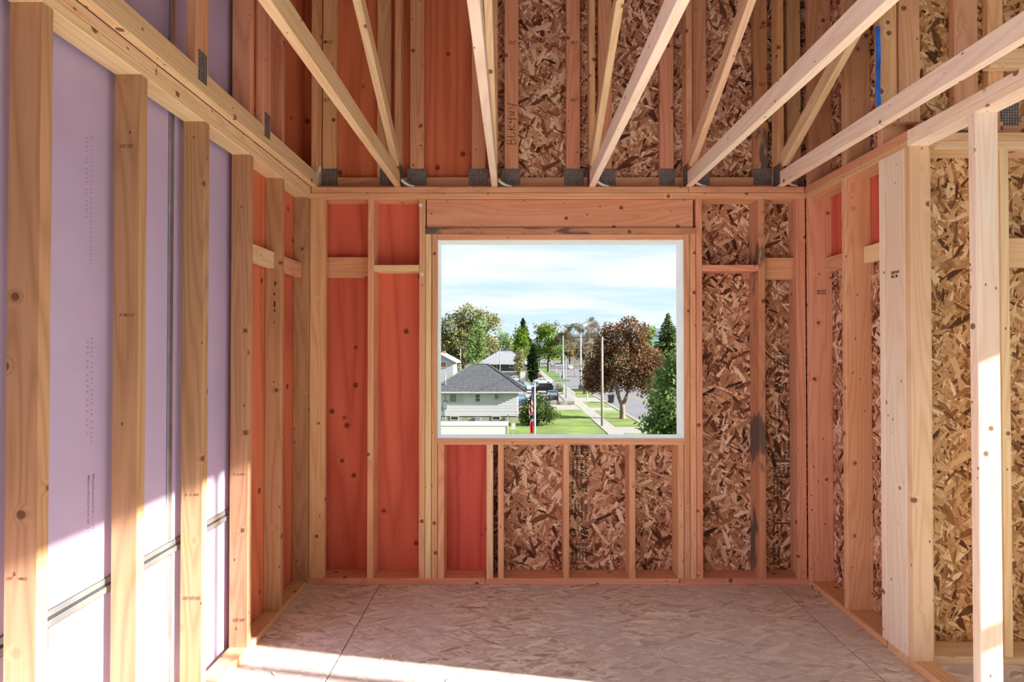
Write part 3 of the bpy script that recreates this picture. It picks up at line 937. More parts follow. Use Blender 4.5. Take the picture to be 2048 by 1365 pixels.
# ---- ground
def slab(name, label, cat, x0, x1, y0, y1, z0, z1, m):
    return tag(MB().box(x0, x1, y0, y1, ZG + z0, ZG + z1).build(name, m), label, cat, kind='structure')
slab('ground', 'bare ground under the neighbourhood', 'ground', -900, 900, 12, 2600, -.6, -.05, 'soil')
slab('road', 'grey asphalt street running away on the right', 'road', 14.9, 27.5, 20, 520, -.5, 0, 'asphalt')
slab('cross_road', 'asphalt side street crossing before the traffic signals', 'road', -90, 14.88, 121, 147, -.5, .01, 'asphalt')
slab('kerb', 'pale concrete kerb along the street', 'kerb', 14.45, 14.86, 20, 120, -.5, .14, 'concrete')
slab('sidewalk', 'long concrete sidewalk leading to the crossing', 'sidewalk', 9.5, 11.1, 20, 120.5, -.5, .10, 'concrete')
slab('sidewalk', 'far concrete sidewalk beyond the side street', 'sidewalk', 9.0, 10.8, 147.5, 420, -.5, .10, 'concrete')
slab('lawn', 'sunny front lawn left of the sidewalk', 'lawn', -12, 9.45, 20, 70.2, -.5, .06, 'lawn')
slab('lawn', 'upper strip of front lawn next to the driveway', 'lawn', -12, 9.45, 70.6, 79, -.5, .12, 'lawn')
for y0, y1, lb in ((20, 57.5, 'grass verge in front of the copper tree by the near path'), (62.3, 78, 'grass verge around the copper tree trunk'), (82.5, 91, 'small grass verge beside the trash bin'), (98.5, 119.5, 'grass verge around the far brown tree trunk')):
    slab('verge', lb, 'lawn', 11.15, 14.4, y0, y1, -.5, .10, 'lawn')
for y0, y1, lb in ((57.55, 62.25, 'concrete crossing before the copper tree verge'), (78.05, 82.45, 'concrete driveway apron behind the copper tree'), (91.05, 98.45, 'concrete driveway apron behind the trash bin')):
    slab('driveway', lb, 'driveway', 11.12, 14.42, y0, y1, -.5, .07, 'concrete')
slab('driveway', 'concrete driveway along the back edge of the front lawn', 'driveway', .9, 9.46, 79.05, 86, -.5, .08, 'concrete')
slab('parking_lot', 'pale parking lot full of cars behind the low wall', 'parking lot', -30, 9.46, 86.05, 120, -.5, .05, 'concrete')
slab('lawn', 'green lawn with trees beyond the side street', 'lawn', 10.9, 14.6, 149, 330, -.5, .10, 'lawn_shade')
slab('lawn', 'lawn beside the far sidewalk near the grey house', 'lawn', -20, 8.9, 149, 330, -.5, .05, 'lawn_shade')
for i in range(14):
    y = 40 + i * 24
    tag(MB().box(20.9, 21.1, y, y + 22, ZG + .001, ZG + .012).build('lane_line', MATS['signal_yellow']), 'yellow centre line painted on the street', 'road line', 'yellow street centre lines', 'structure')
tag(MB().prism([(-900, ZG - 3), (-500, ZG + 30), (-100, ZG + 25), (200, ZG + 40), (520, ZG + 75), (690, ZG + 112), (860, ZG + 105), (1100, ZG + 80), (1600, ZG + 40), (1900, ZG - 3)], 3000, 3300).build('hills', 'hill'), 'hazy blue hills on the horizon', 'hills', kind='structure')

# ---- trees
def leaves(blobs, n, size, seed, flat=.5):
    """a cloud of small bent leaf sprays filling ellipsoids (centre, radii)"""
    rg = random.Random(seed)
    tot = sum(b[1][0] * b[1][2] for b in blobs)
    vs, fs = [], []
    for c, r in blobs:
        k = max(6, int(n * r[0] * r[2] / tot))
        nc = max(3, k // 14)
        for _ in range(nc):
            d = Vector([rg.gauss(0, 1) for _ in range(3)]).normalized()
            q = rg.uniform(.35, 1.0) ** .6
            cc = Vector((c[0] + d.x * r[0] * q, c[1] + d.y * r[1] * q, c[2] + d.z * r[2] * q))
            for _ in range(14):
                p = cc + Vector([rg.gauss(0, 1) for _ in range(3)]) * (size * 1.5)
                s = size * rg.uniform(.5, 1.15)
                a = Vector([rg.gauss(0, 1) for _ in range(3)]).normalized()
                b = a.cross(Vector([rg.gauss(0, 1) for _ in range(3)])).normalized()
                i = len(vs)
                vs += [p - a * s, p + b * s * .55, p + a * s, p - b * s * .55]
                fs.append((i, i + 1, i + 2, i + 3))
    return vs, fs
def branch(mb, p, d, l, r, depth, rg, ends, spread=.55, k=5):
    q = p + d * l
    mid = (p + q) / 2 + Vector([rg.uniform(-1, 1) * l * .06 for _ in range(3)])
    mb.tube([p, mid, q], [r, r * .82, r * .62], k, False)
    if depth == 0:
        ends.append(q)
        return
    for i in range(rg.choice((2, 3))):
        nd = (d + Vector([rg.gauss(0, spread) for _ in range(3)]) + Vector((0, 0, .12))).normalized()
        branch(mb, q, nd, l * rg.uniform(.62, .85), r * .6, depth - 1, rg, ends, spread, max(3, k - 1))
def tree_px(name, label, D, base, blobs, leaf, n, size, seed, group=None, cat='tree', bark='bark', tr=.3, fork=None, depth_k=.9, levels=3):
    """base = (x, y) pixel of the trunk foot seen at distance D; blobs = crown lumps (x, y, rx, ry) in pixels at that distance"""
    s = D / F
    b = P(base[0], base[1], D)
    b.z = ZG
    root = empty(name, b, label, cat, group)
    bl = []
    rg = random.Random(seed)
    for x, y, rx, ry in blobs:
        c = P(x, y, D + rg.uniform(-.4, .4) * rx * s)
        bl.append((c, (rx * s, min(rx, ry) * s * depth_k + rx * s * .1, ry * s)))
    vs, fs = leaves(bl, n, size, seed)
    mesh_obj('foliage', vs, fs, leaf, root)
    mb = MB()
    zc = min(c.z - r[2] * .5 for c, r in bl)
    fk = fork if fork else max(ZG + .5, zc)
    top = Vector((b.x, b.y, fk))
    mb.tube([b - Vector((0, 0, .2)), b + Vector((0, 0, .25)), (b + top) / 2, top], [tr * 1.5, tr * 1.1, tr, tr * .9], 9)
    roots = [top]
    if fork and len(bl) > 12:
        ctr = sum((c for c, r in bl), Vector()) / len(bl)
        roots = []
        for sx in (-1, 1):
            e1 = top + Vector((sx * .75, .2 * sx, 1.9))
            e2 = e1 + Vector((sx * .5, .3 * sx, 1.8))
            mb.tube([top - Vector((0, 0, .3)), top + Vector((sx * .45, 0, .8)), e1, e2], [tr * .75, tr * .66, tr * .58, tr * .4], 8)
            roots.append(e2)
        top0 = top
    for c, r in bl:
        tgt = Vector(c)
        top = min(roots, key=lambda q: (q - tgt).length)
        m1 = top.lerp(tgt, .5) + Vector((0, 0, .1 * (tgt - top).length))
        mb.tube([top - Vector((0, 0, .2)), m1, tgt], [tr * .34, tr * .24, tr * .12], 6)
        for _ in range(levels):
            e = Vector((c[0] + rg.uniform(-.8, .8) * r[0], c[1] + rg.uniform(-.6, .6) * r[1], c[2] + rg.uniform(-.6, .8) * r[2]))
            mb.tube([m1, m1.lerp(e, .55) + Vector((0, 0, .05 * r[2])), e], [tr * .25, tr * .15, tr * .05], 4)
    mb.build('trunk', bark, root, smooth=True)
    return root
def conifer_px(name, label, D, x, ytop, ybase_w, wpx, leaf, seed, group=None, zfoot=None, tiers=22, cat='tree'):
    s = D / F
    b = P(x, 700, D)
    b.z = ZG
    root = empty(name, b, label, cat, group)
    zt = PZ(ytop, D)
    zb = PZ(ybase_w, D) if zfoot is None else zfoot
    rg = random.Random(seed)
    vs, fs = [], []
    for t in range(tiers):
        q = t / (tiers - 1)
        z = zt - (zt - zb) * (q ** 1.05)
        R = wpx / 2 * s * ((.10 + .90 * q) if zfoot is None else min(1, .25 + 2.2 * q, .55 + 2.5 * (1 - q))) * rg.uniform(.85, 1.15)
        nb = int(14 + 22 * q)
        for k in range(nb):
            a = 2 * math.pi * (k + rg.random()) / nb
            rr = R * rg.uniform(.6, 1.15)
            zj = rg.uniform(-.5, .5) * (zt - zb) / tiers * 1.6
            for g in range(7):
                f0 = (g + .5) / 7
                p = Vector((b.x + math.cos(a) * rr * f0, b.y + math.sin(a) * rr * f0, z + zj - rr * .22 * f0 + rr * .10 * f0 * f0))
                sz = .16 * (zt - zb) / tiers * 3 + rr * .12
                d1 = Vector((math.cos(a + rg.uniform(-.9, .9)), math.sin(a + rg.uniform(-.9, .9)), rg.uniform(-.5, .35))).normalized()
                d2 = d1.cross(Vector([rg.gauss(0, 1) for _ in range(3)])).normalized()
                i = len(vs)
                vs += [p - d1 * sz, p + d2 * sz * .45, p + d1 * sz, p - d2 * sz * .45]
                fs.append((i, i + 1, i + 2, i + 3))
    mesh_obj('foliage', vs, fs, leaf, root)
    MB().tube([b - Vector((0, 0, .2)), Vector((b.x, b.y, zt))], [.3, .04], 7).build('trunk', 'bark', root, smooth=True)
    return root
def bare_px(name, label, D, x, ytop, seed, spread=.36, group=None, levels=6, r=.13, leaf=None):
    b = P(x, 700, D)
    b.z = ZG
    root = empty(name, b, label, 'tree', group)
    h = PZ(ytop, D) - ZG
    mb, ends = MB(), []
    branch(mb, b - Vector((0, 0, .2)), Vector((0, 0, 1)), h * .27, r, levels, random.Random(seed), ends, spread)
    mb.build('branches', 'bark_pale', root, smooth=True)
    if leaf:
        vs, fs = leaves([((e.x, e.y, e.z), (.6, .6, .6)) for e in ends], len(ends) * 5, .14, seed)
        mesh_obj('foliage', vs, fs, leaf, root)
    return root

DC = 8.7 * F / (839 - 696)
tree_px('copper_maple', 'large copper-leaved maple with forked trunk on the verge', DC, (1245, 839),
        [(1245, 725, 46, 45), (1232, 676, 38, 30), (1262, 662, 34, 20), (1290, 725, 34, 38), (1205, 735, 34, 34), (1187, 752, 24, 22), (1300, 750, 26, 28), (1235, 765, 46, 22), (1195, 768, 30, 16), (1288, 770, 20, 20), (1212, 690, 26, 24), (1258, 645, 18, 9), (1306, 728, 22, 24), (1318, 722, 10, 12), (1180, 770, 18, 14), (1276, 690, 24, 20)],
        'leaf_copper', 16000, .19, 3, tr=.34, bark='bark_pale', fork=PZ(808, DC))
tree_px('green_maple', 'green leafy tree close to the window at the right', 33, (1375, 985),
        [(1352, 790, 50, 60), (1345, 845, 52, 40), (1318, 852, 30, 24), (1372, 725, 40, 34), (1350, 750, 28, 28), (1380, 860, 60, 40), (1333, 810, 28, 24)],
        'leaf_green', 9000, .16, 4, tr=.3)
tree_px('brown_maple', 'small brown-leaved tree left of the copper maple', 106, (1171, 789),
        [(1178, 752, 14, 16), (1186, 738, 12, 14), (1183, 766, 14, 10)], 'leaf_copper', 1100, .25, 5, tr=.45, bark='bark_pale')
tree_px('willow', 'tall tan and olive willow behind the houses at the left', 142, (930, 766),
        [(905, 655, 24, 32), (940, 632, 28, 24), (925, 685, 34, 34), (968, 640, 22, 18), (990, 648, 14, 16), (885, 690, 20, 36), (900, 720, 26, 22), (960, 690, 26, 26), (978, 690, 22, 16), (872, 670, 16, 24), (900, 690, 26, 24), (935, 660, 24, 24)],
        'leaf_willow', 14000, .34, 6, tr=.8)
tree_px('green_tree', 'fresh green tree in front of the tan willow', 132, (955, 768),
        [(955, 672, 16, 26), (952, 700, 20, 20), (962, 650, 10, 16), (945, 718, 18, 12)], 'leaf_green', 2600, .32, 7, tr=.4)
tree_px('green_tree', 'dark green tree between the willow and the spruce', 188, (1008, 756),
        [(1005, 682, 18, 14), (992, 692, 16, 14), (1018, 694, 14, 14)], 'leaf_green', 1800, .42, 8, tr=.4)
tree_px('green_tree', 'pale green upright tree behind the grey house', 172, (1043, 762),
        [(1042, 672, 15, 16), (1046, 694, 16, 18), (1036, 708, 12, 14)], 'leaf_bright', 2000, .38, 9, tr=.35)
tree_px('green_tree', 'broad bright green street tree beyond the crossing', 205, (1097, 745),
        [(1098, 672, 24, 22), (1085, 692, 22, 20), (1110, 695, 20, 20), (1100, 708, 26, 12), (1088, 662, 14, 12)], 'leaf_bright', 3600, .45, 10, tr=.55, fork=PZ(722, 205))
tree_px('bare_tree', 'purplish half-bare tree behind the bright green street tree', 275, (1080, 738),
        [(1078, 662, 16, 12), (1108, 656, 14, 10), (1090, 652, 14, 8)], 'leaf_brown', 900, .42, 11, tr=.4)
conifer_px('dark_spruce', 'dark pointed spruce between the green trees', 195, 1046, 638, 690, 42, 'leaf_dark', 12)
conifer_px('blue_fir', 'tall fir at the right edge of the window view', 112, 1336, 629, 725, 78, 'leaf_juniper', 13, tiers=26)
conifer_px('cypress', 'narrow dark columnar cypress beside the grey house', 142, 1066, 690, 752, 24, 'leaf_dark', 14, zfoot=ZG + .5, tiers=30)
tree_px('shrub_tree', 'brownish columnar shrub before the grey house', 137, (1040, 766),
        [(1038, 728, 9, 20), (1042, 712, 8, 14), (1044, 745, 9, 10)], 'leaf_willow', 1500, .26, 15, tr=.2)
tree_px('green_tree', 'small yellow-green tree peeking out behind the copper maple', 125, (1297, 775),
        [(1297, 668, 14, 14), (1290, 684, 14, 12)], 'leaf_bright', 900, .32, 16, tr=.3)
for i, (x, yt, D, sd, lb) in enumerate(((1150, 640, 175, 21, 'bare twiggy tree between the two street lamps'), (1183, 628, 160, 22, 'tallest bare tree beside the copper maple top'), (1168, 655, 185, 23, 'bare tree just right of the tall street lamp'), (1135, 660, 200, 24, 'low bare tree left of the traffic signal'))):
    bare_px('bare_tree', lb, D, x, yt, sd, leaf='leaf_brown' if i != 1 else None, group='bare trees at the crossing')
for i, (x, y, rx, ry, D, lf, lb) in enumerate(((890, 705, 30, 14, 270, 'leaf_dark', 'distant dark tree behind the left house'), (975, 703, 24, 12, 280, 'leaf_green', 'distant green tree behind the dark roof'), (1060, 700, 26, 14, 300, 'leaf_dark', 'distant dark tree behind the spruce'),
                                               (1140, 700, 24, 16, 250, 'leaf_brown', 'distant brown tree behind the traffic signal'), (1175, 705, 24, 18, 240, 'leaf_brown', 'distant brown tree behind the tall lamp'), (1225, 700, 30, 18, 260, 'leaf_green', 'distant green tree hidden behind the copper maple'), (1300, 705, 34, 20, 230, 'leaf_green', 'distant green tree right of the copper maple'), (1350, 715, 30, 20, 220, 'leaf_dark', 'distant dark tree behind the fir'))):
    tree_px('background_tree', lb, D, (x, 730), [(x, y, rx, ry), (x - rx * .5, y + 6, rx * .6, ry * .8), (x + rx * .5, y + 5, rx * .6, ry * .8)], lf, 900, .6, 30 + i, 'trees along the horizon', tr=.4)
DJ = 63.5
jb = tree_px('juniper_bush', 'wide spreading juniper bush at the house corner', DJ, (1075, 843),
             [(1060, 822, 20, 22), (1080, 815, 24, 22), (1098, 828, 20, 14), (1070, 838, 30, 10), (1052, 835, 14, 14), (1072, 800, 16, 10), (1104, 834, 12, 6)], 'leaf_juniper', 5200, .15, 41, cat='bush', tr=.12)
tree_px('shrub', 'rounded shrub beside the parking lot exit', 112, (1118, 785), [(1117, 778, 9, 7), (1125, 780, 7, 5)], 'leaf_juniper', 500, .16, 42, cat='bush', tr=.06)

# ---- houses
def window_part(root, x0, x1, z0, z1, Y, glass='glass_dark', fw=.07, split=None, curtain=False):
    f = MB().box(x0 - fw, x1 + fw, Y - .06, Y - .005, z1, z1 + fw).box(x0 - fw, x1 + fw, Y - .08, Y - .005, z0 - fw, z0)
    f.box(x0 - fw, x0, Y - .06, Y - .005, z0, z1).box(x1, x1 + fw, Y - .06, Y - .005, z0, z1)
    if split == 'v':
        f.box((x0 + x1) / 2 - .02, (x0 + x1) / 2 + .02, Y - .055, Y - .005, z0, z1)
    if split == 'h':
        f.box(x0, x1, Y - .055, Y - .005, (z0 + z1) / 2 - .02, (z0 + z1) / 2 + .02)
    w_ = f.build('window', 'trim_white', root)
    xm = (x0 + x1) / 2 if curtain else x1
    MB().box(x0, xm, Y - .03, Y - .004, z0, z1).build('pane', glass, w_)
    if curtain:
        MB().box(xm, x1, Y - .028, Y - .004, z0, z1).build('pane', 'curtain', w_)
def hip_roof(root, x0, x1, y0, y1, ze, zr, inset, m, th=.16, fascia='trim_white', ridge_y=None):
    ym = (y0 + y1) / 2
    vs = [(x0, y0, ze), (x1, y0, ze), (x1, y1, ze), (x0, y1, ze), (x0 + inset, ym, zr), (x1 - inset, ym, zr)]
    r = mesh_obj('roof', vs, [(0, 1, 5, 4), (1, 2, 5), (2, 3, 4, 5), (3, 0, 4), (3, 2, 1, 0)], m, root)
    MB().box(x0, x1, y0, y0 + .05, ze - th, ze - .002).box(x0, x1, y1 - .05, y1, ze - th, ze - .002).box(x0, x0 + .05, y0 + .05, y1 - .05, ze - th, ze - .002).box(x1 - .05, x1, y0 + .05, y1 - .05, ze - th, ze - .002).build('fascia', fascia, root)
    MB().box(x0 + .05, x1 - .05, y0 + .05, y1 - .05, ze - .03, ze - .004).build('soffit', fascia, root)
    # ridge and hip caps
    mb = MB()
    for a, b in ((4, 5), (0, 4), (3, 4), (1, 5), (2, 5)):
        mb.tube([vs[a], vs[b]], .09, 5)
    mb.build('ridge_cap', m, r)
    return r
# white bungalow
D = 67.0
hx0, hx1 = PX(868, D), PX(1037, D)
ze = PZ(784, D - .6)
hw = empty('bungalow', ((hx0 + hx1) / 2, D, ZG), 'white clapboard bungalow with dark hipped shingle roof', 'house')
zf = PZ(832, D)
MB().box(hx0, hx1, D, D + 8.6, ZG - .1, zf).build('foundation', 'concrete_old', hw)
MB().box(hx0 + .03, hx1 - .03, D + .03, D + 8.57, zf, ze + .02).build('wall', 'siding_white', hw)
nlap = 15
for i in range(nlap):
    z0 = zf + (ze - .16 - zf) * i / nlap
    z1 = zf + (ze - .16 - zf) * (i + 1) / nlap
    MB().add([(hx0, D - .08, z0), (hx1, D - .08, z0), (hx1, D + .0, z1 + .01), (hx0, D + .0, z1 + .01), (hx0, D + .02, z0), (hx1, D + .02, z0)], [(0, 1, 2, 3), (0, 4, 5, 1), (1, 5, 2), (0, 3, 4)]).build('clapboard', 'siding_white', hw)
hip_roof(hw, PX(857, D - .6), PX(1053, D - .6), D - .7, D + 9.3, ze, PZ(729, D + 4.3), 4.7, 'shingle')
for (a, b, c, d2, sp_, cu) in ((900, 926, 789, 804, 'v', True), (951.5, 959.5, 789.5, 803, 'h', False), (989.5, 1004.5, 789, 798.5, 'v', True)):
    window_part(hw, PX(a, D), PX(b, D), PZ(d2, D), PZ(c, D), D - .04, 'glass_grey' if cu else 'glass_dark', .08, sp_, cu)
for a, b in ((902, 916), (985, 999)):
    window_part(hw, PX(a, D), PX(b, D), PZ(840, D), PZ(834, D), D, 'glass_dark', .06)
MB().box(PX(950, D), PX(961, D), D - .35, D - .01, PZ(843, D), PZ(835.5, D)).build('hatch', 'steel_grey', hw)
mb = MB().box(PX(887, D), PX(895, D), D - .22, D - .05, PZ(818, D), PZ(801, D))
mb.box(PX(883, D), PX(887, D), D - .16, D - .05, PZ(820, D), PZ(814, D))
mt = mb.build('meter_box', 'steel_grey', hw)
MB().tube([(PX(891, D), D - .12, PZ(801, D)), (PX(891, D), D - .12, ze - .1)], .035, 6).build('conduit', 'steel_grey', hw)
MB().tube([(PX(891.5, D), D - .12, PZ(840, D)), (PX(891.5, D), D - .12, PZ(818, D))], .04, 6).build('conduit', 'steel_grey', hw)
MB().tube([(PX(891.5, D + .5), D + .5, ze + .1), (PX(891.5, D + .5), D + .5, PZ(745, D + .5))], .035, 6).box(PX(889, D + .5), PX(894, D + .5), D + .4, D + .6, ze + .25, ze + .42).build('service_mast', 'pole_white', hw)
MB().tube([(PX(946, D + 2.4), D + 2.4, PZ(770, D + 2.4)), (PX(946, D + 2.4), D + 2.4, PZ(758, D + 2.4))], .06, 7).build('vent_pipe', 'wire', hw)
MB().tube([(PX(1015, D), D - .1, PZ(842, D)), (PX(1015, D), D - .1, PZ(833, D)), (PX(1018, D), D - .1, PZ(830, D))], .04, 6).box(PX(1011, D), PX(1015, D), D - .25, D - .05, PZ(841, D), PZ(835, D)).build('gas_meter', 'steel_grey', hw)
# grey house with pale roof
D = 148.0
hg = empty('grey_house', (PX(1005, D), D, ZG), 'dark grey house with pale hipped roof and white window trim', 'house')
gx0, gx1 = PX(958, D), PX(1062, D)
gze = PZ(727, D)
MB().box(gx0 + .8, gx1 - .8, D, D + 11, ZG - .1, gze).build('wall', 'siding_grey', hg)
MB().box(gx0 + .7, gx1 - .7, D - .05, D + 11.05, PZ(745, D), PZ(743, D)).build('band', 'trim_white', hg)
hip_roof(hg, gx0, gx1, D - .8, D + 12, gze, PZ(703, D + 5.5), 5.0, 'shingle_light', .3)
window_part(hg, PX(988, D), PX(993, D), PZ(744, D), PZ(731, D), D, 'glass_dark', .18)
window_part(hg, PX(1020, D), PX(1027, D), PZ(735, D), PZ(731, D), D, 'glass_dark', .2)
MB().box(PX(976, D + 3), PX(980, D + 3), D + 3, D + 3.8, PZ(716, D + 3), PZ(703, D + 3)).build('chimney', 'concrete_old', hg)
# house with dark roof behind it
D = 172.0
hd = empty('dark_roof_house', (PX(992, D), D, ZG), 'house with steep dark blue roof behind the grey house', 'house')
MB().box(PX(958, D) + .6, PX(1028, D) - .6, D + .5, D + 9, ZG - .1, PZ(716, D)).build('wall', 'siding_pale', hd)
MB().prism([(D, PZ(718, D)), (D + 10, PZ(718, D)), (D + 5, PZ(700, D + 5))], PX(957, D), PX(1029, D), 'x').build('roof', 'shingle_dark', hd)
MB().box(PX(969, D), PX(973, D), D + 4, D + 5, PZ(706, D), PZ(695, D)).build('chimney', 'trim_white', hd)
# house at the left edge
D = 122.0
hl = empty('pale_house', (PX(890, D), D, ZG), 'pale grey house with white gable roof and brick chimney at the left', 'house')
MB().box(PX(850, D), PX(906, D), D + .6, D + 9, ZG - .1, PZ(724, D)).build('wall', 'siding_pale', hl)
MB().add([(PX(840, D), D, PZ(716, D)), (PX(880, D), D, PZ(706, D)), (PX(914, D), D, PZ(724, D)), (PX(914, D), D, PZ(727, D)), (PX(880, D), D, PZ(709, D)), (PX(840, D), D, PZ(719, D)),
          (PX(840, D), D + 10, PZ(716, D)), (PX(880, D), D + 10, PZ(706, D)), (PX(914, D), D + 10, PZ(724, D)), (PX(914, D), D + 10, PZ(727, D)), (PX(880, D), D + 10, PZ(709, D)), (PX(840, D), D + 10, PZ(719, D))],
         [(0, 1, 4, 5), (1, 2, 3, 4), (0, 6, 7, 1), (1, 7, 8, 2), (2, 8, 9, 3), (5, 4, 10, 11), (4, 3, 9, 10), (6, 11, 10, 7), (7, 10, 9, 8), (0, 5, 11, 6)]).build('roof', 'trim_white', hl)
MB().prism([(PX(850, D), PZ(724, D)), (PX(906, D), PZ(724, D)), (PX(880, D), PZ(710, D))], D + .6, D + 9).build('gable', 'siding_pale', hl)
window_part(hl, PX(876, D), PX(891, D), PZ(734, D), PZ(725, D), D + .6, 'brick', .25)
MB().box(PX(885, D + 4), PX(891, D + 4), D + 4, D + 4.8, PZ(714, D + 4), PZ(702, D + 4)).build('chimney', 'brick', hl)
# white house far right, flat building far away
D = 130.0
hr = empty('white_house', (PX(1335, D), D, ZG), 'white house glimpsed between copper maple and green maple', 'house')
MB().box(PX(1318, D), PX(1368, D), D, D + 9, ZG - .1, PZ(728, D)).build('wall', 'siding_white', hr)
hip_roof(hr, PX(1313, D), PX(1372, D), D - .5, D + 9.5, PZ(728, D), PZ(716, D + 4), 3, 'shingle_light')
D = 300.0
MBx = empty('flat_building', (PX(1150, D), D, ZG), 'long flat-roofed building far behind the bare trees', 'building')
MB().box(PX(1128, D), PX(1190, D), D, D + 20, ZG - .1, PZ(674, D)).build('wall', 'concrete', MBx)
MB().box(PX(1127, D), PX(1191, D), D - .4, D + 20.4, PZ(674, D), PZ(669, D)).build('parapet', 'shingle_light', MBx)
# white trailer under the sill
D = 46.0
tx1 = PX(1016, D)
zt_ = PZ(851, D)
tr_ = empty('box_trailer', (tx1 - 4.5, D, ZG), 'long white box trailer parked below the window sill', 'trailer')
MB().box(tx1 - 9, tx1, D, D + 2.5, ZG + .75, zt_).build('box', 'paint_white', tr_)
MB().box(tx1 - 9.03, tx1 + .03, D - .03, D + .04, zt_ - .06, zt_ + .01).box(tx1 - 9.03, tx1 + .03, D - .03, D + .04, ZG + .72, ZG + .85).box(tx1 - .05, tx1 + .03, D - .03, D + .04, ZG + .85, zt_ - .06).build('edge_rail', 'trim_white', tr_)
for xw in (-6.2, -5.2):
    MB().disc((tx1 + xw, ZG + .4), .4, D - .02, D + .22).build('wheel', 'tyre', tr_)
    MB().disc((tx1 + xw, ZG + .4), .4, D + 2.28, D + 2.5).build('wheel', 'tyre', tr_)
MB().box(tx1 - 10.2, tx1 - 9, D + 1.1, D + 1.4, ZG + .5, ZG + .75).box(tx1 - 10.2, tx1 - 10.1, D + 1.2, D + 1.3, ZG, ZG + .5).build('tow_bar', 'steel_grey', tr_)

# ---- vehicles (local: front towards -x, y across, z up)
def car(label, x, y, heading, paint, kind='sedan', D=None, L=4.5):
    g = G(x, y)
    r = empty('car', (g.x, g.y, ZG + .06), label, 'car', 'cars around the crossing', None, heading)
    wd = .88
    if kind == 'sedan':
        body = [(-2.25, .32), (-2.28, .62), (-2.1, .78), (-1.15, .92), (1.55, .98), (2.15, .95), (2.27, .7), (2.25, .32)]
        cab = [(-1.2, .90), (-.45, 1.38), (.75, 1.42), (1.65, .96)]
        top = [(-.5, 1.36), (-.4, 1.42), (.7, 1.46), (.85, 1.39)]
        wr, wx = .32, (-1.38, 1.36)
    elif kind == 'suv':
        body = [(-2.25, .38), (-2.28, .8), (-2.1, 1.0), (-1.1, 1.12), (2.1, 1.14), (2.24, .9), (2.22, .38)]
        cab = [(-1.2, 1.10), (-.55, 1.66), (1.75, 1.66), (2.12, 1.12)]
        top = [(-.6, 1.63), (-.5, 1.72), (1.75, 1.72), (1.9, 1.62)]
        wr, wx = .36, (-1.38, 1.36)
    else:
        body = [(-2.0, .45), (-2.0, 1.0), (-1.75, 1.12), (-.75, 1.16), (1.85, 1.18), (1.9, .5)]
        cab = [(-.72, 1.14), (-.5, 1.74), (1.82, 1.74), (1.86, 1.14)]
        top = [(-.6, 1.72), (-.55, 1.82), (1.9, 1.82), (1.9, 1.72)]
        wr, wx = .40, (-1.28, 1.22)
    MB().prism(body, -wd, wd).build('body', paint, r, local=True)
    n = len(cab)
    vs = []
    for s, k in ((-1, 0), (1, 0)):
        for i, (cx, cz) in enumerate(cab):
            ins = .06 if i in (0, n - 1) else .17
            if kind == 'jeep':
                ins = .04 if i in (0, n - 1) else .10
            vs.append((cx, s * (wd - ins), cz))
    MB().add(vs, [tuple(range(n)), tuple(range(2 * n - 1, n - 1, -1))] + [(i, n + i, n + (i + 1) % n, (i + 1) % n) for i in range(n)]).build('glass', 'glass_sky' if paint != 'paint_black' else 'glass_dark', r, local=True)
    MB().prism(top, -wd + .15, wd - .15).build('roof_panel', paint, r, local=True)
    xm = (cab[1][0] + cab[2][0]) / 2
    for s in (-1, 1):
        for p0, p1, rr in (((xm, s * (wd - .10), cab[0][1]), (xm, s * (wd - .15), cab[1][1]), .05),
                           ((cab[0][0], s * (wd - .06), cab[0][1]), (cab[1][0], s * (wd - .165), cab[1][1]), .05),
                           ((cab[3][0], s * (wd - .06), cab[3][1]), (cab[2][0], s * (wd - .165), cab[2][1]), .06)):
            MB().tube([p0, p1], rr, 4).build('pillar', paint, r, local=True)
    for wxx in wx:
        for s in (-1, 1):
            o1 = MB().disc((wxx, wr), wr, s * (wd - .2), s * (wd + .03), 16).build('wheel', 'tyre', r, local=True)
            MB().disc((wxx, wr), wr * .62, s * (wd + .025), s * (wd + .045), 12).build('hub_cap', 'hub', o1, local=True)
    zb = body[1][1]
    for s in (-1, 1):
        MB().box(body[1][0] - .02, body[1][0] + .25, s * .55 - .16, s * .55 + .16, zb - .08, zb + .06).build('headlight', 'lamp_clear', r, local=True)
        xr_ = body[-2][0] if kind != 'jeep' else 1.87
        zr_ = .82 if kind == 'sedan' else 1.0
        MB().box(xr_ - .2, xr_ + .04, s * .66 - .16, s * .66 + .16, zr_ - .1, zr_ + .08).build('taillight', 'lamp_red', r, local=True)
    MB().box(body[0][0] - .05, body[0][0] + .2, -wd + .02, wd - .02, .30, .5).build('bumper', paint if kind != 'jeep' else 'tyre', r, local=True)
    MB().box(body[-1][0] - .2, body[-1][0] + .05, -wd + .02, wd - .02, .30, .52).build('bumper', paint if kind != 'jeep' else 'tyre', r, local=True)
    if kind == 'jeep':
        sp2 = MB().prism([(.40 * math.cos(i * math.pi / 8), 1.05 + .40 * math.sin(i * math.pi / 8)) for i in range(16)], 1.92, 2.15, 'x').build('spare_wheel', 'tyre', r, local=True)
        for wxx in wx:
            for s in (-1, 1):
                MB().prism([(wxx + .55 * math.cos(a * math.pi / 8), .42 + .5 * math.sin(a * math.pi / 8)) for a in range(9)] + [(wxx - .45, .42), (wxx + .45, .42)][:0], s * (wd - .02), s * (wd + .10)).build('fender', 'tyre', r, local=True)
    return r
PI = math.pi
car('white sedan parked side-on behind the black jeep', 1085, 769, PI, 'paint_white')
car('white sedan half hidden behind the bungalow roof', 1032, 764, PI, 'paint_white')
car('silver car facing us beside the black jeep', 1053, 781, PI * .62, 'paint_silver', 'suv')
car('black jeep with a spare wheel in the parking lot', 1084, 787, 0, 'paint_black', 'jeep')
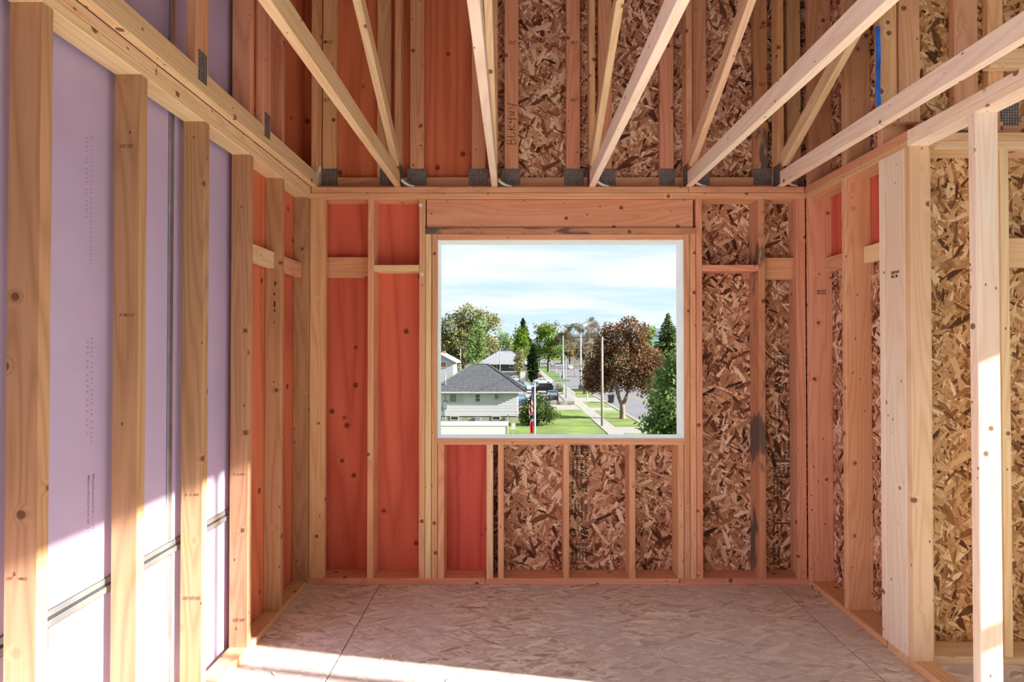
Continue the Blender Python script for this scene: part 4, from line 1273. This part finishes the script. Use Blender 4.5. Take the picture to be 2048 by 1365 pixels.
car('dark grey car seen from behind at the low wall', 1104, 803, -PI / 2, 'paint_dark', 'suv')
car('small silver car far away under the green street tree', 1105, 733, PI / 2, 'paint_silver', 'suv')
car('white car far down the main street', 1141, 739, PI / 2, 'paint_white', 'suv')
car('dark red car beside the columnar cypress', 1076, 757, -PI / 2, 'paint_red', 'sedan')
car('dark car parked behind the bungalow at the left', 893, 760, 0, 'paint_dark', 'suv')
car('white pickup-like car parked beside the pale house', 915, 757, PI, 'paint_white', 'suv')
car('blue car behind the bungalow corner', 1041, 810, PI / 2, 'paint_blue', 'sedan')

# ---- poles, lamps, signs
def pole(name, label, x, ybase, ytop, r0, r1, m, cat='pole', D=None):
    g = G(x, ybase) if D is None else Vector((PX(x, D), D, ZG))
    root = empty(name, (g.x, g.y, ZG), label, cat)
    z = PZ(ytop, g.y)
    MB().tube([(g.x, g.y, ZG - .2), (g.x, g.y, z)], [r0, r1], 10).build('pole', m, root, smooth=True)
    return root, g, z
r_, g, z = pole('utility_pole', 'bare wooden utility pole on the lawn by the sidewalk', 1204.5, 854, 675, .15, .11, 'pole_wood')
MB().tube([(g.x, g.y, z - .02), (g.x, g.y, z + .06)], [.14, .10], 10).tube([(g.x - .45, g.y, z - .25), (g.x, g.y, z - .05), (g.x + .4, g.y, z - .35)], .02, 5).build('cap', 'steel_grey', r_)
for x, yb, yt, D, lb in ((921, 0, 692, 134.5, 'thin wooden pole in front of the willow'), (1000, 0, 695, 141, 'thicker wooden pole before the grey house'), (1132, 797, 714, None, 'dark sign pole left of the white fence'), (1113, 758, 736, None, 'short pedestrian signal post at the crossing'), (1120, 766, 745, None, 'second short signal post nearer to us')):
    r_, g, z = pole('thin_pole', lb, x, yb, yt, .13 if D else .07, .10 if D else .06, 'pole_wood' if D else 'steel_grey', D=D)
    if x < 1100:
        MB().tube([(g.x - .9, g.y, z - .5), (g.x + .9, g.y, z - .5)], .06, 6).build('crossarm', 'pole_wood', r_)
    elif x == 1113:
        MB().box(g.x - .45, g.x - .1, g.y - .15, g.y + .15, z - .5, z).build('signal_head', 'signal_yellow', r_)
    elif x == 1132:
        MB().tube([(g.x, g.y, z - 3.2), (g.x + 1.1, g.y, z - 2.2)], .05, 5).build('brace', 'steel_grey', r_)
def lamp(label, x, yb, pts, mast, sig):
    g = G(x, yb)
    D = g.y
    root = empty('street_lamp', (g.x, D, ZG), label, 'street lamp', 'street lamps at the crossing')
    pw = [P(a, b, D) for a, b in pts]
    MB().tube([(g.x, D, ZG - .2), (g.x, D, PZ(mast + 30, D)), tuple(pw[0])], [.26, .20, .13], 10).build('pole', 'pole_white', root, smooth=True)
    MB().tube([(g.x, D, ZG - .1), (g.x, D, ZG + 1.0)], [.5, .45], 10).build('footing', 'concrete', root)
    MB().tube(pw, [.10] + [.06] * (len(pw) - 1), 8).build('lamp_arm', 'steel_grey', root, smooth=True)
    e = pw[-1]
    MB().box(e.x - .1, e.x + .75, D - .18, D + .18, e.z - .12, e.z + .06).build('lamp_head', 'steel_grey', root)
    a, b = P(x, mast, D), P(sig[0], sig[1], D)
    MB().tube([a, b], [.11, .07], 8).build('mast_arm', 'pole_white', root, smooth=True)
    h = MB().box(b.x - .45, b.x + .05, D - .25, D + .1, b.z - 1.15, b.z + .15)
    h.box(b.x - .55, b.x + .15, D - .12, D - .06, b.z - 1.25, b.z + .25)
    hd_ = h.build('signal_head', 'signal_yellow', root)
    for i in range(3):
        MB().disc((b.x - .2, b.z - .08 - .4 * i), .14, D - .30, D - .24).build('lens', 'glass_dark', hd_)
lamp('white street lamp with yellow traffic signals on its arm', 1126, 758, [(1126, 672), (1127, 664), (1131, 657), (1138, 653), (1147, 652), (1155, 652)], 703, (1145, 701))
lamp('taller street lamp partly hidden by the copper maple', 1161.5, 780, [(1161.5, 668), (1162, 656), (1165, 649), (1171, 644.5), (1180, 643.5), (1188, 644)], 726, (1192, 716))
# flagpole and flags
D = 40.0
fx = PX(1069.5, D, 800)
ft = PZ(766, D)
fp = empty('flagpole', (fx, D, ZG), 'white flagpole standing on the lawn before the juniper', 'flagpole')
MB().tube([(fx, D, ZG - .2), (fx, D, ft)], [.085, .06], 10).build('pole', 'pole_white', fp, smooth=True)
MB().tube([(fx, D, ft), (fx, D, ft + .06), (fx, D, ft + .16), (fx, D, ft + .22)], [.03, .09, .09, .02], 10).build('finial', 'steel_grey', fp, smooth=True)
def hanging_flag(label, y0, y1, wpx, colour, seed, tilt):
    """limp cloth in folds beside the pole; colour(u, v) names the cloth at that spot"""
    root = empty('flag', (fx - .1, D, PZ(y1, D)), label, 'flag', 'flags on the pole')
    zt0, zb0 = PZ(y0, D), PZ(y1, D)
    nu, nv = 14, 34
    grid = []
    for j in range(nv + 1):
        v = j / nv
        row = []
        for i in range(nu + 1):
            u_ = i / nu
            env = .35 + .65 * math.sin(min(1, v * 1.25) * math.pi * .62)
            x = fx - .09 - wpx * D / F * u_ * env
            yy = D + .13 * math.sin(u_ * 9 + v * 1.3 + seed) * (.4 + .6 * u_)
            z = zt0 + (zb0 - zt0) * v - tilt * u_ * (1 - .3 * v)
            row.append((x, yy, z))
        grid.append(row)
    cells = {}
    for j in range(nv):
        for i in range(nu):
            cells.setdefault(colour((i + .5) / nu, (j + .5) / nv), []).append((i, j))
    for c, lst in cells.items():
        vs, fs = [], []
        for i, j in lst:
            k = len(vs)
            vs += [grid[j][i], grid[j][i + 1], grid[j + 1][i + 1], grid[j + 1][i]]
            fs.append((k, k + 1, k + 2, k + 3))
        o = mesh_obj({'flag_blue': 'canton', 'flag_red': 'red_stripe', 'flag_white': 'white_stripe', 'flag_gold': 'emblem'}[c], vs, fs, c, root)
        sm = o.modifiers.new('cloth', 'SOLIDIFY')
        sm.thickness = .012
def us(u_, v):
    if v < .46 and v + u_ * .12 < .50:
        return 'flag_white' if (int(u_ * 14) * 3 + int(v * 34) * 2) % 7 == 0 else 'flag_blue'
    return 'flag_red' if int((v * 5.2 + u_ * 2.4) * 1.5) % 2 == 0 else 'flag_white'
hanging_flag('limp stars and stripes flag on the flagpole', 772, 826, 9, us, .4, .5)
hanging_flag('lower flag on the pole with white top and red bottom', 830, 866, 7.5, lambda u_, v: 'flag_gold' if (.08 < v < .2 and u_ > .6) else ('flag_blue' if v < .2 else ('flag_white' if v < .32 else 'flag_red')), 1.7, .12)
# white yard sign
D = 52.0
sg = empty('yard_sign', (PX(1027, D), D, ZG), 'small white sign on a post at the trailer end', 'sign')
MB().box(PX(1022.5, D), PX(1031, D), D - .03, D, PZ(859.5, D), PZ(847, D)).build('board', 'trim_white', sg)
MB().box(PX(1026, D), PX(1027.4, D), D + .001, D + .06, ZG - .1, PZ(850, D)).build('post', 'pole_white', sg)
# trash bin
g = G(1222, 807)
tb = empty('trash_bin', (g.x, g.y, ZG + .05), 'black wheeled trash bin standing at the kerb', 'bin')
b0, b1, hh = .34, .45, 1.15
MB().add([(g.x + sx * r, g.y + sy * r, ZG + .05 + z) for z, r in ((.05, b0), (hh, b1)) for sx, sy in ((-1, -1), (1, -1), (1, 1), (-1, 1))], [(0, 1, 5, 4), (1, 2, 6, 5), (2, 3, 7, 6), (3, 0, 4, 7), (3, 2, 1, 0), (4, 5, 6, 7)]).build('body', 'bin_black', tb)
MB().add([(g.x + sx * (b1 + .04), g.y + sy * (b1 + .04), ZG + .05 + hh + z + (.06 if sy > 0 else 0)) for z in (.002, .09) for sx, sy in ((-1, -1), (1, -1), (1, 1), (-1, 1))], [(0, 1, 5, 4), (1, 2, 6, 5), (2, 3, 7, 6), (3, 0, 4, 7), (3, 2, 1, 0), (4, 5, 6, 7)]).build('lid', 'bin_black', tb)
for s in (-1, 1):
    MB().prism([(g.y + .38 + .15 * math.cos(i * PI / 6), ZG + .2 + .15 * math.sin(i * PI / 6)) for i in range(12)], g.x + s * .36, g.x + s * .42, 'x').build('wheel', 'tyre', tb)
# low wall, white fence, picket fence, marker post, white cabinet
D = 8.7 * F / (811 - 696)
lw = empty('low_wall', (PX(1122, D), D, ZG), 'low weathered concrete wall at the parking lot edge', 'wall')
for i in range(4):
    a, b = PX(1094 + 14 * i, D), PX(1108 + 14 * i, D)
    MB().box(a + .01, b - .01, D, D + .3, ZG - .1, ZG + .62).build('block', 'concrete_old', lw)
wfn = empty('white_fence', (PX(1150, D), D, ZG), 'white picket fence panel running back beside the sidewalk', 'fence')
fx0 = 9.3
for i in range(32):
    y = D - .5 + i * .62
    MB().box(fx0 - .04, fx0 + .04, y, y + .09, ZG, ZG + 2.0).build('picket', 'trim_white', wfn)
MB().box(fx0 - .06, fx0 - .041, D - .5, D + 20, ZG + .4, ZG + .5).box(fx0 - .06, fx0 - .041, D - .5, D + 20, ZG + 1.6, ZG + 1.7).build('rail', 'trim_white', wfn)
D = 77.0
pf = empty('picket_fence', (PX(1049, D), D, ZG), 'short worn picket fence between bungalow and juniper', 'fence')
for i in range(9):
    x = PX(1039 + i * 2.6, D)
    MB().prism([(x - .05, ZG), (x + .05, ZG), (x + .05, ZG + 1.15), (x, ZG + 1.28), (x - .05, ZG + 1.15)], D, D + .03).build('picket', 'concrete_old', pf)
MB().box(PX(1038, D), PX(1062, D), D + .031, D + .08, ZG + .3, ZG + .4).box(PX(1038, D), PX(1062, D), D + .031, D + .08, ZG + .9, ZG + 1.0).build('rail', 'concrete_old', pf)
r_, g, z = pole('marker_post', 'pale marker post on the small verge by the sidewalk', 1174.5, 802, 789, .11, .10, 'trim_white', 'post')
MB().tube([(g.x, g.y, z), (g.x, g.y, z + .1)], [.11, .02], 8).build('cap', 'trim_white', r_)
D = 129.0
cb = empty('utility_cabinet', (PX(1045.5, D), D, ZG), 'white upright cabinet in front of the grey house', 'cabinet')
MB().box(PX(1040.5, D), PX(1050.5, D), D, D + .9, ZG - .1, PZ(743, D)).build('body', 'trim_white', cb)
MB().box(PX(1040, D), PX(1051, D), D - .05, D + .95, PZ(743, D), PZ(742, D)).build('top', 'paint_silver', cb)
# overhead wires
def wire(label, a, b, sag, r=.022):
    pts = []
    for i in range(13):
        q = i / 12
        p = a.lerp(b, q)
        p.z -= sag * 4 * q * (1 - q)
        pts.append(p)
    tag(MB().tube(pts, r, 4).build('power_line', 'wire'), label, 'cable', 'overhead wires')
wire('overhead wire running left from the thicker wooden pole', P(1000, 699, 141), P(850, 728, 137), 1.2)
wire('overhead wire from the thicker pole towards the first street lamp', P(1000, 702, 141), P(1126, 705, 155), .8)
wire('overhead wire from the first street lamp to the bare utility pole', P(1126, 700, 155), P(1204, 677, 62.6), .6)
